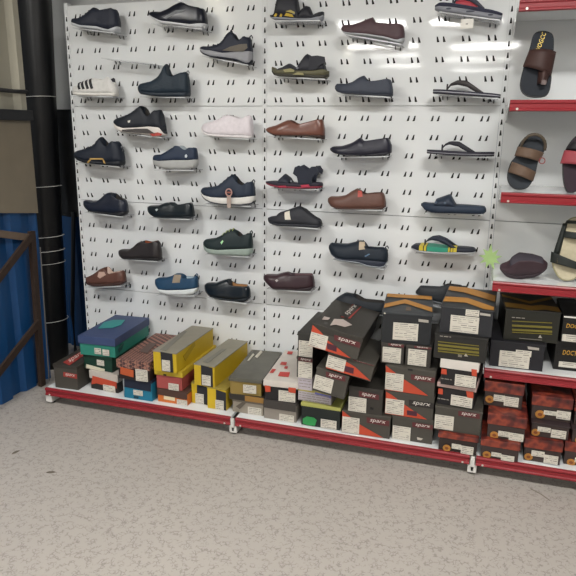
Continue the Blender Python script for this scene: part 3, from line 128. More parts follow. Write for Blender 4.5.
SHOES={1: {'x': -1.1186, 'y': -0.085, 'z': 2.0337, 'L': 0.3325, 'top': [(0.001, 0.0714), (0.0158, 0.0823), (0.0603, 0.0806), (0.1014, 0.0917), (0.1393, 0.1154), (0.1709, 0.1348), (0.1925, 0.1182), (0.2101, 0.1124), (0.2612, 0.1164), (0.3042, 0.122), (0.3212, 0.1107), (0.3325, 0.0822), (0.3317, 0.0448)], 'bot': [(0.0, 0.0604), (0.0204, 0.0423), (0.0961, 0.0267), (0.1993, 0.018), (0.2769, 0.0026), (0.3157, 0.0), (0.3303, 0.0228)], 'sole': [(0.0003, 0.0637), (0.097, 0.0376), (0.2002, 0.0307), (0.2775, 0.0121), (0.3307, 0.0291)], 'acc': []}, 2: {'x': -0.6304, 'y': -0.085, 'z': 2.0346, 'L': 0.3558, 'top': [(0.0004, 0.0885), (0.0276, 0.0947), (0.0866, 0.0897), (0.1341, 0.1047), (0.1697, 0.1224), (0.2105, 0.1349), (0.2499, 0.1139), (0.3064, 0.1019), (0.3402, 0.098), (0.351, 0.0809), (0.3558, 0.0426)], 'bot': [(0.0, 0.0811), (0.0435, 0.0548), (0.1016, 0.028), (0.1892, 0.0199), (0.2754, 0.0071), (0.3378, 0.0), (0.3552, 0.0186)], 'sole': [(0.0001, 0.0836), (0.0555, 0.0568), (0.1021, 0.0403), (0.1895, 0.0296), (0.2757, 0.0191), (0.3553, 0.0234)], 'acc': [('pl', [(0.1203, 0.0518), (0.1916, 0.0877), (0.2492, 0.09), (0.2375, 0.0809), (0.1969, 0.0754), (0.1377, 0.0462)], '#6d7074')]}, 3: {'x': -0.3375, 'y': -0.085, 'z': 1.8546, 'L': 0.3119, 'top': [(0.0004, 0.0906), (0.0229, 0.0953), (0.0674, 0.0926), (0.1117, 0.0989), (0.1427, 0.1169), (0.1693, 0.1536), (0.1868, 0.1642), (0.2039, 0.1525), (0.2166, 0.1297), (0.2422, 0.1162), (0.2594, 0.1246), (0.2723, 0.1376), (0.2893, 0.1311), (0.302, 0.1322), (0.3087, 0.1008), (0.3119, 0.0334)], 'bot': [(0.0, 0.0775), (0.0308, 0.0552), (0.084, 0.0371), (0.1545, 0.0309), (0.2328, 0.0201), (0.2887, 0.0), (0.3084, 0.0034), (0.3119, 0.0222)], 'sole': [(0.0002, 0.0852), (0.0403, 0.0742), (0.0846, 0.0692), (0.1549, 0.056), (0.2159, 0.0598), (0.312, 0.0634)], 'acc': [('pl', [(0.155, 0.0674), (0.1988, 0.0852), (0.2506, 0.095), (0.2934, 0.0975), (0.2976, 0.0788), (0.2761, 0.0606), (0.2159, 0.0621)], '#5d564c')]}, 5: {'x': -1.1441, 'y': -0.085, 'z': 1.7049, 'L': 0.3239, 'top': [(0.0021, 0.0439), (0.0156, 0.054), (0.0581, 0.0637), (0.1095, 0.0865), (0.1596, 0.0992), (0.2077, 0.0919), (0.2394, 0.0849), (0.2765, 0.1008), (0.2924, 0.1006), (0.2988, 0.0775), (0.3176, 0.0609), (0.3239, 0.0344)], 'bot': [(0.0, 0.0202), (0.0199, 0.0085), (0.1192, 0.0025), (0.2253, 0.0005), (0.3201, 0.0), (0.3234, 0.0278)], 'sole': [(0.0004, 0.0249), (0.1204, 0.0173), (0.2264, 0.0152), (0.3227, 0.0159)], 'acc': [('pl', [(0.0602, 0.069), (0.0756, 0.0756), (0.0989, 0.0377), (0.0821, 0.0338)], '#1c1d22'), ('pl', [(0.0896, 0.0753), (0.105, 0.0822), (0.1278, 0.0386), (0.1111, 0.0347)], '#1c1d22'), ('pl', [(0.1189, 0.0815), (0.1343, 0.0889), (0.1566, 0.0395), (0.1399, 0.0356)], '#1c1d22'), ('pl', [(0.1464, 0.0873), (0.1617, 0.0951), (0.1836, 0.0404), (0.167, 0.0365)], '#1c1d22')]}, 6: {'x': -0.7178, 'y': -0.085, 'z': 1.6992, 'L': 0.3361, 'top': [(0.001, 0.0576), (0.0234, 0.0704), (0.1011, 0.0825), (0.1479, 0.1075), (0.1719, 0.139), (0.1884, 0.1742), (0.2, 0.1639), (0.2084, 0.113), (0.2378, 0.1024), (0.2679, 0.1121), (0.2978, 0.1217), (0.3201, 0.1302), (0.3338, 0.0985), (0.3361, 0.0288)], 'bot': [(0.0, 0.0406), (0.0359, 0.0141), (0.1127, 0.0045), (0.234, 0.0), (0.3235, 0.0021), (0.3356, 0.0122)], 'sole': [(0.0003, 0.0458), (0.0521, 0.0271), (0.1439, 0.0187), (0.3359, 0.0225)], 'acc': []}, 7: {'x': -0.8838, 'y': -0.085, 'z': 1.4905, 'L': 0.3534, 'top': [(0.0009, 0.0833), (0.028, 0.0962), (0.079, 0.1074), (0.1299, 0.126), (0.1707, 0.151), (0.196, 0.1651), (0.2147, 0.151), (0.2278, 0.122), (0.2513, 0.1055), (0.2763, 0.1222), (0.2865, 0.1345), (0.3205, 0.1428), (0.3299, 0.1387), (0.3331, 0.1017), (0.3402, 0.0439), (0.3534, 0.0149)], 'bot': [(0.0, 0.0706), (0.0244, 0.0409), (0.0738, 0.0244), (0.1632, 0.0152), (0.2515, 0.0095), (0.2997, 0.0), (0.3386, 0.0039), (0.3532, 0.009)], 'sole': [(0.0005, 0.0782), (0.0455, 0.0539), (0.0951, 0.0433), (0.1847, 0.0466), (0.2634, 0.0532), (0.3308, 0.0479), (0.3534, 0.0132)], 'acc': [('pl', [(0.0946, 0.0348), (0.1844, 0.0407), (0.2579, 0.0414), (0.3101, 0.0144), (0.2127, 0.0174), (0.0939, 0.0246)], '#43403f'), ('pl', [(0.2712, 0.0139), (0.3249, 0.0229), (0.3467, 0.0148), (0.3386, 0.0055), (0.2901, 0.0016)], '#a8433c'), ('pl', [(0.1323, 0.0824), (0.1493, 0.0859), (0.1467, 0.0741), (0.1346, 0.0715)], '#d8d4cc')]}, 8: {'x': -0.3385, 'y': -0.085, 'z': 1.4878, 'L': 0.3154, 'top': [(0.0003, 0.0534), (0.0155, 0.073), (0.0598, 0.083), (0.111, 0.0962), (0.1474, 0.1155), (0.1761, 0.1201), (0.2045, 0.1126), (0.2398, 0.1), (0.268, 0.1033), (0.2892, 0.1192), (0.3066, 0.1161), (0.3135, 0.0688), (0.3154, 0.018)], 'bot': [(0.0, 0.0436), (0.0144, 0.0274), (0.0509, 0.0115), (0.1094, 0.0077), (0.2176, 0.004), (0.3027, 0.0), (0.3154, 0.0085)], 'sole': [(0.0001, 0.0482), (0.0219, 0.0327), (0.0585, 0.0214), (0.1096, 0.0181), (0.2177, 0.0143), (0.3154, 0.0142)], 'acc': []}, 9: {'x': -1.1619, 'y': -0.085, 'z': 1.3256, 'L': 0.3586, 'top': [(0.0011, 0.0662), (0.0235, 0.0773), (0.0799, 0.0891), (0.1401, 0.1043), (0.1708, 0.1223), (0.1848, 0.1434), (0.2069, 0.1611), (0.2216, 0.137), (0.2367, 0.1164), (0.2648, 0.1065), (0.278, 0.1206), (0.2912, 0.1346), (0.3158, 0.137), (0.3317, 0.1318), (0.3494, 0.0907), (0.3586, 0.0424)], 'bot': [(0.0, 0.054), (0.0324, 0.0312), (0.1077, 0.0137), (0.1914, 0.0066), (0.2743, 0.0039), (0.3397, 0.0), (0.3569, 0.0144)], 'sole': [(0.0004, 0.0583), (0.0419, 0.0421), (0.1088, 0.028), (0.1926, 0.023), (0.2754, 0.0208), (0.3578, 0.0284)], 'acc': [('pl', [(0.1314, 0.0143), (0.1498, 0.0339), (0.1614, 0.0321), (0.1431, 0.0118)], '#a98a50'), ('pl', [(0.1503, 0.0403), (0.2356, 0.0423), (0.2367, 0.0339), (0.1563, 0.0313)], '#a98a50'), ('pl', [(0.2305, 0.0408), (0.2405, 0.041), (0.2616, 0.012), (0.2484, 0.0117)], '#a98a50')]}, 10: {'x': -0.6442, 'y': -0.085, 'z': 1.316, 'L': 0.2983, 'top': [(0.0009, 0.0632), (0.0133, 0.0752), (0.0605, 0.0782), (0.1001, 0.096), (0.1396, 0.117), (0.1706, 0.1276), (0.1972, 0.126), (0.2119, 0.1116), (0.2344, 0.1054), (0.2537, 0.1191), (0.2763, 0.1195), (0.2949, 0.1165), (0.2978, 0.0866), (0.2983, 0.0466)], 'bot': [(0.0, 0.0447), (0.0187, 0.0225), (0.0963, 0.004), (0.1967, 0.0), (0.2807, 0.0092), (0.2979, 0.0332)], 'sole': [(0.0002, 0.0495), (0.059, 0.0441), (0.1524, 0.0498), (0.2517, 0.0522), (0.2985, 0.0566)], 'acc': [('pl', [(0.2359, 0.0786), (0.2451, 0.0842), (0.2524, 0.075), (0.2476, 0.0655), (0.237, 0.0666)], '#c9cfd4')]}, 11: {'x': -0.3511, 'y': -0.085, 'z': 1.1371, 'L': 0.3374, 'top': [(0.0002, 0.0689), (0.0158, 0.0852), (0.0649, 0.0898), (0.1174, 0.1005), (0.1474, 0.1218), (0.1771, 0.1462), (0.2066, 0.1638), (0.221, 0.1509), (0.2353, 0.1248), (0.2714, 0.1061), (0.2858, 0.1132), (0.3003, 0.125), (0.3254, 0.1279), (0.3346, 0.0984), (0.3374, 0.0519)], 'bot': [(0.0, 0.0599), (0.0334, 0.029), (0.0783, 0.0104), (0.1529, 0.0), (0.2634, 0.0003), (0.3287, 0.01), (0.3373, 0.0218)], 'sole': [(0.0001, 0.0654), (0.0338, 0.0462), (0.0939, 0.0384), (0.1609, 0.0378), (0.2637, 0.0422), (0.3374, 0.0519)], 'acc': []}, 12: {'x': -1.1241, 'y': -0.085, 'z': 1.0403, 'L': 0.3279, 'top': [(0.0009, 0.074), (0.0231, 0.0801), (0.0657, 0.0731), (0.1133, 0.0789), (0.1445, 0.0985), (0.1803, 0.1254), (0.2101, 0.1316), (0.2386, 0.1205), (0.2704, 0.0981), (0.3197, 0.0915), (0.3279, 0.0631)], 'bot': [(0.0, 0.0628), (0.0284, 0.0382), (0.07, 0.018), (0.1468, 0.0122), (0.2309, 0.0039), (0.2976, 0.0), (0.3252, 0.0181)], 'sole': [(0.0002, 0.0658), (0.0373, 0.0409), (0.0706, 0.0247), (0.1473, 0.0196), (0.2315, 0.0135), (0.3258, 0.0269)], 'acc': []}, 13: {'x': -0.6924, 'y': -0.085, 'z': 1.0454, 'L': 0.3173, 'top': [(0.0007, 0.0542), (0.0189, 0.0622), (0.0834, 0.0666), (0.1239, 0.0826), (0.1635, 0.0865), (0.1943, 0.0689), (0.2415, 0.0795), (0.3037, 0.0906), (0.3144, 0.0619), (0.3173, 0.0271)], 'bot': [(0.0, 0.0413), (0.0248, 0.0195), (0.0724, 0.0019), (0.1601, 0.0), (0.2389, 0.002), (0.3012, 0.0053), (0.3169, 0.0145)], 'sole': [(0.0002, 0.0456), (0.0331, 0.0228), (0.0727, 0.0091), (0.1604, 0.0078), (0.2391, 0.0091), (0.3171, 0.0201)], 'acc': [('pl', [(0.0785, 0.0465), (0.0907, 0.0527), (0.1, 0.0461), (0.0884, 0.037)], '#a9b2b4')]}, 14: {'x': -0.3441, 'y': -0.085, 'z': 0.8594, 'L': 0.316, 'top': [(0.0003, 0.0587), (0.0138, 0.0738), (0.0793, 0.085), (0.1176, 0.1015), (0.1557, 0.1283), (0.1932, 0.143), (0.2154, 0.1353), (0.2338, 0.1156), (0.2522, 0.1028), (0.2671, 0.1176), (0.2855, 0.1208), (0.3111, 0.1272), (0.3147, 0.1101), (0.316, 0.0617)], 'bot': [(0.0, 0.0466), (0.0164, 0.0204), (0.0469, 0.0046), (0.1158, 0.0002), (0.2141, 0.0), (0.296, 0.003), (0.3159, 0.0142)], 'sole': [(0.0001, 0.0494), (0.0398, 0.0306), (0.1163, 0.0272), (0.192, 0.0338), (0.316, 0.0443)], 'acc': [('pl', [(0.1337, 0.0723), (0.1475, 0.0844), (0.1519, 0.0762), (0.1411, 0.06)], '#9fcf9a')]}, 15: {'x': -0.9022, 'y': -0.085, 'z': 0.7893, 'L': 0.3128, 'top': [(0.0007, 0.041), (0.0184, 0.0497), (0.082, 0.0525), (0.1167, 0.0713), (0.1516, 0.0996), (0.1852, 0.1092), (0.2342, 0.1027), (0.2919, 0.1182), (0.3074, 0.1024), (0.3128, 0.0771), (0.3125, 0.033)], 'bot': [(0.0, 0.0296), (0.0285, 0.0089), (0.0619, 0.0), (0.1631, 0.0051), (0.2044, 0.0014), (0.2868, 0.0045), (0.3112, 0.0033)], 'sole': [(0.0002, 0.0326), (0.0289, 0.0142), (0.0624, 0.0076), (0.1635, 0.0134), (0.205, 0.0119), (0.3119, 0.0182)], 'acc': []}, 16: {'x': -1.1468, 'y': -0.085, 'z': 0.6054, 'L': 0.3112, 'top': [(0.0018, 0.0423), (0.0201, 0.0477), (0.0754, 0.0718), (0.1218, 0.1027), (0.1578, 0.1171), (0.1786, 0.1033), (0.1988, 0.0818), (0.2428, 0.093), (0.295, 0.1048), (0.3071, 0.0943), (0.3112, 0.064)], 'bot': [(0.0, 0.0209), (0.0256, 0.0049), (0.0876, 0.0), (0.1938, 0.0076), (0.281, 0.0183), (0.3093, 0.0316)], 'sole': [(0.0004, 0.0256), (0.0356, 0.0176), (0.0888, 0.0158), (0.1947, 0.0218), (0.3099, 0.0409)], 'acc': [('pl', [(0.1315, 0.0918), (0.1737, 0.0952), (0.1854, 0.0768), (0.1445, 0.0541), (0.1277, 0.0644)], '#b79a8c')]}, 17: {'x': -0.6643, 'y': -0.085, 'z': 0.5996, 'L': 0.3021, 'top': [(0.0006, 0.0743), (0.0177, 0.0855), (0.0755, 0.0903), (0.1168, 0.1027), (0.154, 0.1222), (0.1982, 0.1228), (0.2055, 0.1026), (0.2455, 0.1044), (0.2773, 0.1071), (0.3015, 0.1253), (0.3021, 0.0885)], 'bot': [(0.0, 0.0614), (0.0151, 0.03), (0.0555, 0.007), (0.1291, 0.0), (0.2183, 0.0029), (0.2827, 0.0163), (0.3009, 0.044)], 'sole': [(-0.0001, 0.0591), (0.0398, 0.0269), (0.1138, 0.0274), (0.2113, 0.0345), (0.3011, 0.0499)], 'acc': [('pl', [(0.1515, 0.119), (0.1998, 0.1214), (0.1967, 0.0781), (0.1465, 0.0738)], '#8b7d6b')]}, 18: {'x': -0.3425, 'y': -0.085, 'z': 0.5958, 'L': 0.2996, 'top': [(0.0003, 0.0741), (0.0148, 0.0864), (0.0773, 0.0918), (0.1163, 0.1082), (0.1625, 0.1223), (0.1714, 0.0998), (0.2002, 0.0892), (0.2758, 0.0907), (0.2945, 0.0852), (0.2996, 0.0531)], 'bot': [(0.0, 0.0615), (0.0214, 0.0352), (0.0524, 0.0158), (0.1223, 0.0075), (0.1992, 0.0), (0.2753, 0.0021), (0.2995, 0.0241)], 'sole': [(0.0001, 0.0645), (0.0254, 0.0393), (0.0525, 0.0232), (0.1225, 0.0149), (0.1993, 0.0088), (0.2995, 0.0277)], 'acc': []}, 21: {'x': 0.4213, 'y': -0.085, 'z': 1.9358, 'L': 0.314, 'top': [(0.0, 0.0826), (0.0133, 0.0906), (0.0564, 0.089), (0.0986, 0.0985), (0.1283, 0.1113), (0.1609, 0.1199), (0.1662, 0.096), (0.1951, 0.0893), (0.2368, 0.085), (0.278, 0.0846), (0.3044, 0.0825), (0.3111, 0.0659), (0.3127, 0.0384)], 'bot': [(0.0005, 0.0668), (0.0115, 0.054), (0.052, 0.0425), (0.1316, 0.0343), (0.2224, 0.0192), (0.2826, 0.0007), (0.3061, 0.0), (0.314, 0.0163)], 'sole': [(0.0004, 0.0691), (0.0145, 0.0567), (0.0518, 0.0481), (0.1313, 0.041), (0.222, 0.0275), (0.282, 0.0107), (0.3137, 0.0219)], 'acc': []}, 22: {'x': 0.3972, 'y': -0.085, 'z': 1.6943, 'L': 0.2972, 'top': [(0.0, 0.0513), (0.0092, 0.063), (0.0629, 0.0624), (0.0938, 0.0708), (0.1241, 0.0908), (0.1515, 0.1008), (0.1646, 0.0815), (0.1713, 0.0699), (0.217, 0.0734), (0.2591, 0.0803), (0.2831, 0.0817), (0.2935, 0.0541), (0.2963, 0.0253)], 'bot': [(0.0003, 0.0407), (0.0135, 0.0246), (0.0456, 0.0155), (0.1274, 0.0091), (0.2203, 0.0038), (0.2873, 0.0), (0.2972, 0.0069)], 'sole': [(0.0003, 0.043), (0.0166, 0.0287), (0.0454, 0.0214), (0.1272, 0.0149), (0.22, 0.0097), (0.2971, 0.0103)], 'acc': []}, 23: {'x': 0.0314, 'y': -0.085, 'z': 1.4884, 'L': 0.3306, 'top': [(0.0, 0.0491), (0.0152, 0.0574), (0.0633, 0.0685), (0.104, 0.0856), (0.1376, 0.0982), (0.1647, 0.0817), (0.1916, 0.0726), (0.2445, 0.0853), (0.2902, 0.0965), (0.3195, 0.1009), (0.3267, 0.0736), (0.3295, 0.043)], 'bot': [(0.0, 0.044), (0.0222, 0.0304), (0.0636, 0.0151), (0.1454, 0.0143), (0.2459, 0.0162), (0.3121, 0.0059), (0.3306, 0.0)], 'sole': [(0.0, 0.0453), (0.0256, 0.0323), (0.0636, 0.0201), (0.1453, 0.0193), (0.2458, 0.0211), (0.3301, 0.0197)], 'acc': []}, 24: {'x': 0.3815, 'y': -0.085, 'z': 1.4125, 'L': 0.3206, 'top': [(0.0, 0.0342), (0.0154, 0.0431), (0.0672, 0.0465), (0.1179, 0.0633), (0.1613, 0.0907), (0.1747, 0.0703), (0.2184, 0.077), (0.3045, 0.0902), (0.3187, 0.0545)], 'bot': [(0.0003, 0.0243), (0.0294, 0.01), (0.0816, 0.0012), (0.1967, 0.0), (0.2843, 0.0019), (0.3206, 0.0184)], 'sole': [(0.0002, 0.0268), (0.0293, 0.0149), (0.0814, 0.0073), (0.1964, 0.0061), (0.3203, 0.0233)], 'acc': []}, 26: {'x': 0.3767, 'y': -0.085, 'z': 1.1458, 'L': 0.3105, 'top': [(0.0, 0.0458), (0.0117, 0.0573), (0.0581, 0.0592), (0.0973, 0.0672), (0.1291, 0.0895), (0.1608, 0.1065), (0.1809, 0.0884), (0.2006, 0.0778), (0.2451, 0.0846), (0.2956, 0.0879), (0.3063, 0.0621), (0.3098, 0.0308)], 'bot': [(0.0004, 0.031), (0.0264, 0.0082), (0.0599, 0.0001), (0.1389, 0.0), (0.2359, 0.004), (0.2932, 0.0067), (0.3105, 0.0164)], 'sole': [(0.0003, 0.0336), (0.0296, 0.0129), (0.0597, 0.0078), (0.1387, 0.0077), (0.2356, 0.011), (0.3103, 0.0208)], 'acc': [('pl', [(0.1665, 0.0941), (0.187, 0.0949), (0.1934, 0.0668), (0.169, 0.0626)], '#b4524a')]}, 27: {'x': 0.0444, 'y': -0.085, 'z': 1.0389, 'L': 0.316, 'top': [(0.0, 0.0359), (0.0178, 0.0436), (0.0533, 0.0488), (0.0674, 0.0676), (0.1024, 0.078), (0.1441, 0.0933), (0.1854, 0.1084), (0.2131, 0.0933), (0.241, 0.0716), (0.2755, 0.0503), (0.3097, 0.039), (0.3157, 0.0195)], 'bot': [(0.0, 0.0238), (0.018, 0.0098), (0.0679, 0.0024), (0.1383, 0.003), (0.2424, 0.0022), (0.2971, 0.0), (0.316, 0.0077)], 'sole': [(0.0, 0.0292), (0.0179, 0.02), (0.0678, 0.0139), (0.1382, 0.0151), (0.2421, 0.0155), (0.3158, 0.0143)], 'acc': [('pl', [(0.1095, 0.0737), (0.1373, 0.083), (0.1504, 0.0385), (0.1183, 0.0368)], '#cfcabc')]}, 28: {'x': 0.3889, 'y': -0.085, 'z': 0.8529, 'L': 0.3217, 'top': [(0.0, 0.0924), (0.0097, 0.1084), (0.0604, 0.1064), (0.1005, 0.1077), (0.1399, 0.1195), (0.1659, 0.1297), (0.1954, 0.1283), (0.2099, 0.0965), (0.2522, 0.096), (0.3006, 0.098), (0.3167, 0.0971), (0.3202, 0.0648)], 'bot': [(0.0004, 0.079), (0.0216, 0.0503), (0.0561, 0.0292), (0.1034, 0.0246), (0.1703, 0.0189), (0.2237, 0.0036), (0.2892, 0.0), (0.3116, 0.0064), (0.3217, 0.0354)], 'sole': [(0.0003, 0.0824), (0.0248, 0.0559), (0.0558, 0.0393), (0.1031, 0.0346), (0.1696, 0.0368), (0.2354, 0.0356), (0.3219, 0.0322)], 'acc': [('pl', [(0.1712, 0.1281), (0.2, 0.1273), (0.2054, 0.0929), (0.1741, 0.0875)], '#b7a78f'), ('pl', [(0.205, 0.0579), (0.2273, 0.0714), (0.2339, 0.0692), (0.2117, 0.0538)], '#56708a')]}, 29: {'x': 0.0196, 'y': -0.085, 'z': 0.6903, 'L': 0.3076, 'top': [(0.0, 0.0628), (0.0169, 0.0713), (0.0789, 0.0749), (0.1149, 0.0877), (0.1471, 0.0958), (0.1794, 0.0831), (0.2361, 0.0877), (0.2921, 0.0922), (0.303, 0.0738), (0.3072, 0.0395)], 'bot': [(0.0, 0.0472), (0.0354, 0.0253), (0.0721, 0.0), (0.1446, 0.0029), (0.2163, 0.0022), (0.287, 0.0057), (0.3076, 0.0242)], 'sole': [(0.0, 0.05), (0.039, 0.0292), (0.072, 0.0064), (0.1445, 0.0099), (0.2162, 0.0092), (0.3075, 0.0291)], 'acc': [('pl', [(0.0863, 0.0523), (0.0971, 0.0581), (0.1066, 0.0518), (0.0951, 0.0438)], '#a9a2a2')]}, 30: {'x': 0.4074, 'y': -0.085, 'z': 0.5919, 'L': 0.3144, 'top': [(0.0, 0.0393), (0.0376, 0.0763), (0.0804, 0.1051), (0.124, 0.1009), (0.1843, 0.0735), (0.3113, 0.0747)], 'bot': [(0.0006, 0.0169), (0.0565, 0.0), (0.1655, 0.0054), (0.3144, 0.015)], 'sole': [(0.0005, 0.0225), (0.0562, 0.0112), (0.1651, 0.0165), (0.3138, 0.0259)], 'acc': []}, 36: {'x': 0.8526, 'y': -0.047, 'z': 0.6626, 'L': 0.2586, 'top': [(0.0, 0.0663), (0.0211, 0.0977), (0.0718, 0.0994), (0.122, 0.1012), (0.1607, 0.1177), (0.2495, 0.115)], 'bot': [(0.0007, 0.0556), (0.0612, 0.029), (0.1281, 0.0139), (0.2586, 0.0)], 'sole': [(0.0005, 0.0583), (0.0607, 0.037), (0.1273, 0.0245), (0.2578, 0.0105)], 'acc': []}, 31: {'x': 0.8619, 'y': -0.085, 'z': 2.0208, 'L': 0.3009, 'top': [(0.0, 0.0718), (0.022, 0.0792), (0.0753, 0.0723), (0.1635, 0.0561), (0.2504, 0.0386), (0.2994, 0.0255)], 'bot': [(0.0011, 0.0549), (0.0364, 0.0422), (0.137, 0.0268), (0.2246, 0.0093), (0.2933, 0.0), (0.3009, 0.009)], 'sole': None, 'acc': [('arch', [(0.0753, 0.0734), (0.0938, 0.098), (0.1249, 0.1075), (0.1599, 0.1003), (0.1904, 0.0769), (0.2213, 0.047)])]}, 32: {'x': 0.878, 'y': -0.085, 'z': 1.6852, 'L': 0.3081, 'top': [(0.0, 0.0409), (0.0786, 0.0357), (0.1697, 0.0283), (0.2369, 0.0234), (0.3066, 0.0163)], 'bot': [(0.0012, 0.0228), (0.08, 0.0164), (0.1711, 0.0105), (0.3081, 0.0)], 'sole': None, 'acc': [('arch', [(0.0605, 0.0336), (0.0765, 0.0648), (0.1116, 0.08), (0.1523, 0.0772), (0.1901, 0.0525), (0.2325, 0.0234)])]}, 33: {'x': 0.8682, 'y': -0.085, 'z': 1.4235, 'L': 0.3139, 'top': [(0.0, 0.025), (0.1088, 0.0201), (0.2014, 0.0173), (0.3122, 0.0195)], 'bot': [(0.0011, 0.0075), (0.1567, 0.0), (0.3139, 0.0002)], 'sole': None, 'acc': [('arch', [(0.0667, 0.0192), (0.0786, 0.05), (0.1054, 0.0658), (0.1471, 0.065), (0.1809, 0.0447), (0.229, 0.0155)])]}, 34: {'x': 0.856, 'y': -0.085, 'z': 1.15, 'L': 0.3124, 'top': [(0.0, 0.0368), (0.0099, 0.0435), (0.0315, 0.0395), (0.0738, 0.039), (0.1634, 0.0382), (0.2339, 0.0384), (0.3065, 0.0357), (0.3118, 0.0209)], 'bot': [(0.0005, 0.0294), (0.0275, 0.0072), (0.0705, 0.0), (0.1662, 0.0017), (0.2485, 0.0027), (0.3063, 0.005), (0.3124, 0.0149)], 'sole': None, 'acc': [('arch', [(0.065, 0.0367), (0.0663, 0.0613), (0.0925, 0.0728), (0.1359, 0.0904), (0.1501, 0.074), (0.1693, 0.0384)])]}, 35: {'x': 0.8204, 'y': -0.085, 'z': 0.949, 'L': 0.3163, 'top': [(0.0, 0.0211), (0.015, 0.0317), (0.0646, 0.033), (0.1689, 0.0292), (0.229, 0.032), (0.3063, 0.0322), (0.3157, 0.0253)], 'bot': [(0.0006, 0.0115), (0.0356, 0.001), (0.1406, 0.0), (0.2609, 0.0059), (0.3081, 0.0092), (0.3163, 0.0173)], 'sole': None, 'acc': [('arch', [(0.0634, 0.0317), (0.0752, 0.0598), (0.1017, 0.0766), (0.1349, 0.0812), (0.1722, 0.0672), (0.226, 0.0318)])]}, 19: {'x': 0.0529, 'y': -0.085, 'z': 2.0518, 'L': 0.2899, 'top': [(0.0, 0.0356), (0.0132, 0.0293), (0.0396, 0.0294), (0.1695, 0.0144), (0.2331, 0.0147), (0.2581, 0.0278), (0.2892, 0.0377)], 'bot': [(0.0, 0.0252), (0.0199, 0.0117), (0.1051, 0.0049), (0.2017, 0.0), (0.2776, 0.0004), (0.2899, 0.0124)], 'sole': None, 'acc': [('arch', [(0.0198, 0.0261), (0.0393, 0.0627), (0.0194, 0.1151), (0.0842, 0.1345), (0.1487, 0.1088), (0.1527, 0.0577), (0.1694, 0.0172)]), ('arch', [(0.1598, 0.0176), (0.1688, 0.0514), (0.194, 0.07), (0.2163, 0.0634), (0.2296, 0.0318), (0.2457, 0.017)]), ('pl', [(0.1014, 0.04), (0.1272, 0.0446), (0.1499, 0.0351), (0.15, 0.0266)], '#a89a5a'), ('pl', [(0.0952, 0.0202), (0.1047, 0.0324), (0.1372, 0.0242), (0.1451, 0.0114)], '#b79a2e'), ('pl', [(0.0363, 0.0197), (0.0461, 0.0337), (0.0559, 0.0304), (0.0495, 0.0175)], '#b79a2e'), ('pl', [(0.0691, 0.0167), (0.0755, 0.0296), (0.084, 0.0276), (0.0802, 0.0151)], '#b79a2e')]}, 20: {'x': 0.0639, 'y': -0.085, 'z': 1.7814, 'L': 0.3116, 'top': [(0.0, 0.0534), (0.0067, 0.0623), (0.0303, 0.0409), (0.0968, 0.0427), (0.1627, 0.0357), (0.2469, 0.0372), (0.2916, 0.0423), (0.3109, 0.0361)], 'bot': [(0.0001, 0.0384), (0.0237, 0.0169), (0.0972, 0.011), (0.1828, 0.0086), (0.2478, 0.0018), (0.2928, 0.0), (0.3116, 0.0127)], 'sole': None, 'acc': [('arch', [(0.0304, 0.0288), (0.0402, 0.0527), (0.0635, 0.0582), (0.0997, 0.0766), (0.1296, 0.06), (0.1464, 0.03)]), ('arch', [(0.1377, 0.039), (0.1491, 0.0655), (0.165, 0.0917), (0.1904, 0.1204), (0.2131, 0.1111), (0.2294, 0.0991), (0.2646, 0.1023), (0.284, 0.0891), (0.2948, 0.0422)]), ('pl', [(0.2197, 0.1022), (0.2613, 0.1047), (0.3003, 0.0975), (0.3047, 0.0741), (0.2721, 0.0573), (0.2533, 0.04), (0.2147, 0.0377)], '#23242c'), ('pl', [(0.0803, 0.0412), (0.1199, 0.0465), (0.143, 0.039), (0.1379, 0.0301), (0.0904, 0.0291)], '#8f8a62'), ('pl', [(0.1302, 0.0183), (0.1563, 0.028), (0.1857, 0.0252), (0.1924, 0.0144)], '#8f8a62')]}, 25: {'x': 0.0333, 'y': -0.085, 'z': 1.239, 'L': 0.3244, 'top': [(0.0, 0.0286), (0.0352, 0.0312), (0.0772, 0.028), (0.2014, 0.0259), (0.2824, 0.0332), (0.3193, 0.032), (0.3242, 0.0206)], 'bot': [(0.0, 0.0207), (0.0353, 0.0102), (0.0844, 0.0021), (0.2018, 0.0), (0.3166, 0.0063), (0.3244, 0.013)], 'sole': None, 'acc': [('arch', [(0.0759, 0.0247), (0.084, 0.0478), (0.1115, 0.0727), (0.1393, 0.0529), (0.1479, 0.0272)]), ('pl', [(0.2014, 0.0259), (0.1926, 0.061), (0.1699, 0.0764), (0.1796, 0.1087), (0.2032, 0.1189), (0.2271, 0.1056), (0.2475, 0.0934), (0.2739, 0.1145), (0.2972, 0.1164), (0.3144, 0.0903), (0.3082, 0.0724), (0.2914, 0.0801), (0.2785, 0.0574), (0.2758, 0.0285)], '#1d2230'), ('pl', [(0.0913, 0.0122), (0.1329, 0.015), (0.1399, 0.0061), (0.0983, 0.0046)], '#a8344a'), ('pl', [(0.2151, 0.0199), (0.2591, 0.0247), (0.2695, 0.0109), (0.2221, 0.0072)], '#a8344a')]}, 40: {'x': 1.246, 'y': -0.27, 'z': 0.8839, 'L': 0.1996, 'top': [(0.0, 0.0394), (0.0296, 0.0487), (0.053, 0.0762), (0.0766, 0.0993), (0.1318, 0.1006), (0.1708, 0.0896), (0.1979, 0.071)], 'bot': [(0.0008, 0.03), (0.0333, 0.009), (0.0948, 0.0), (0.1535, 0.0119), (0.1996, 0.055)], 'sole': [(0.0004, 0.0347), (0.0318, 0.0254), (0.093, 0.0186), (0.1518, 0.0281), (0.1991, 0.0596)], 'acc': []}, 4: {'x': -0.9071, 'y': -0.085, 'z': 1.857, 'L': 0.3096, 'top': [(0.0004, 0.0398), (0.3096, 0.0076)], 'bot': [(0.0, 0.0346), (0.3092, 0.0)], 'sole': None, 'acc': []}}

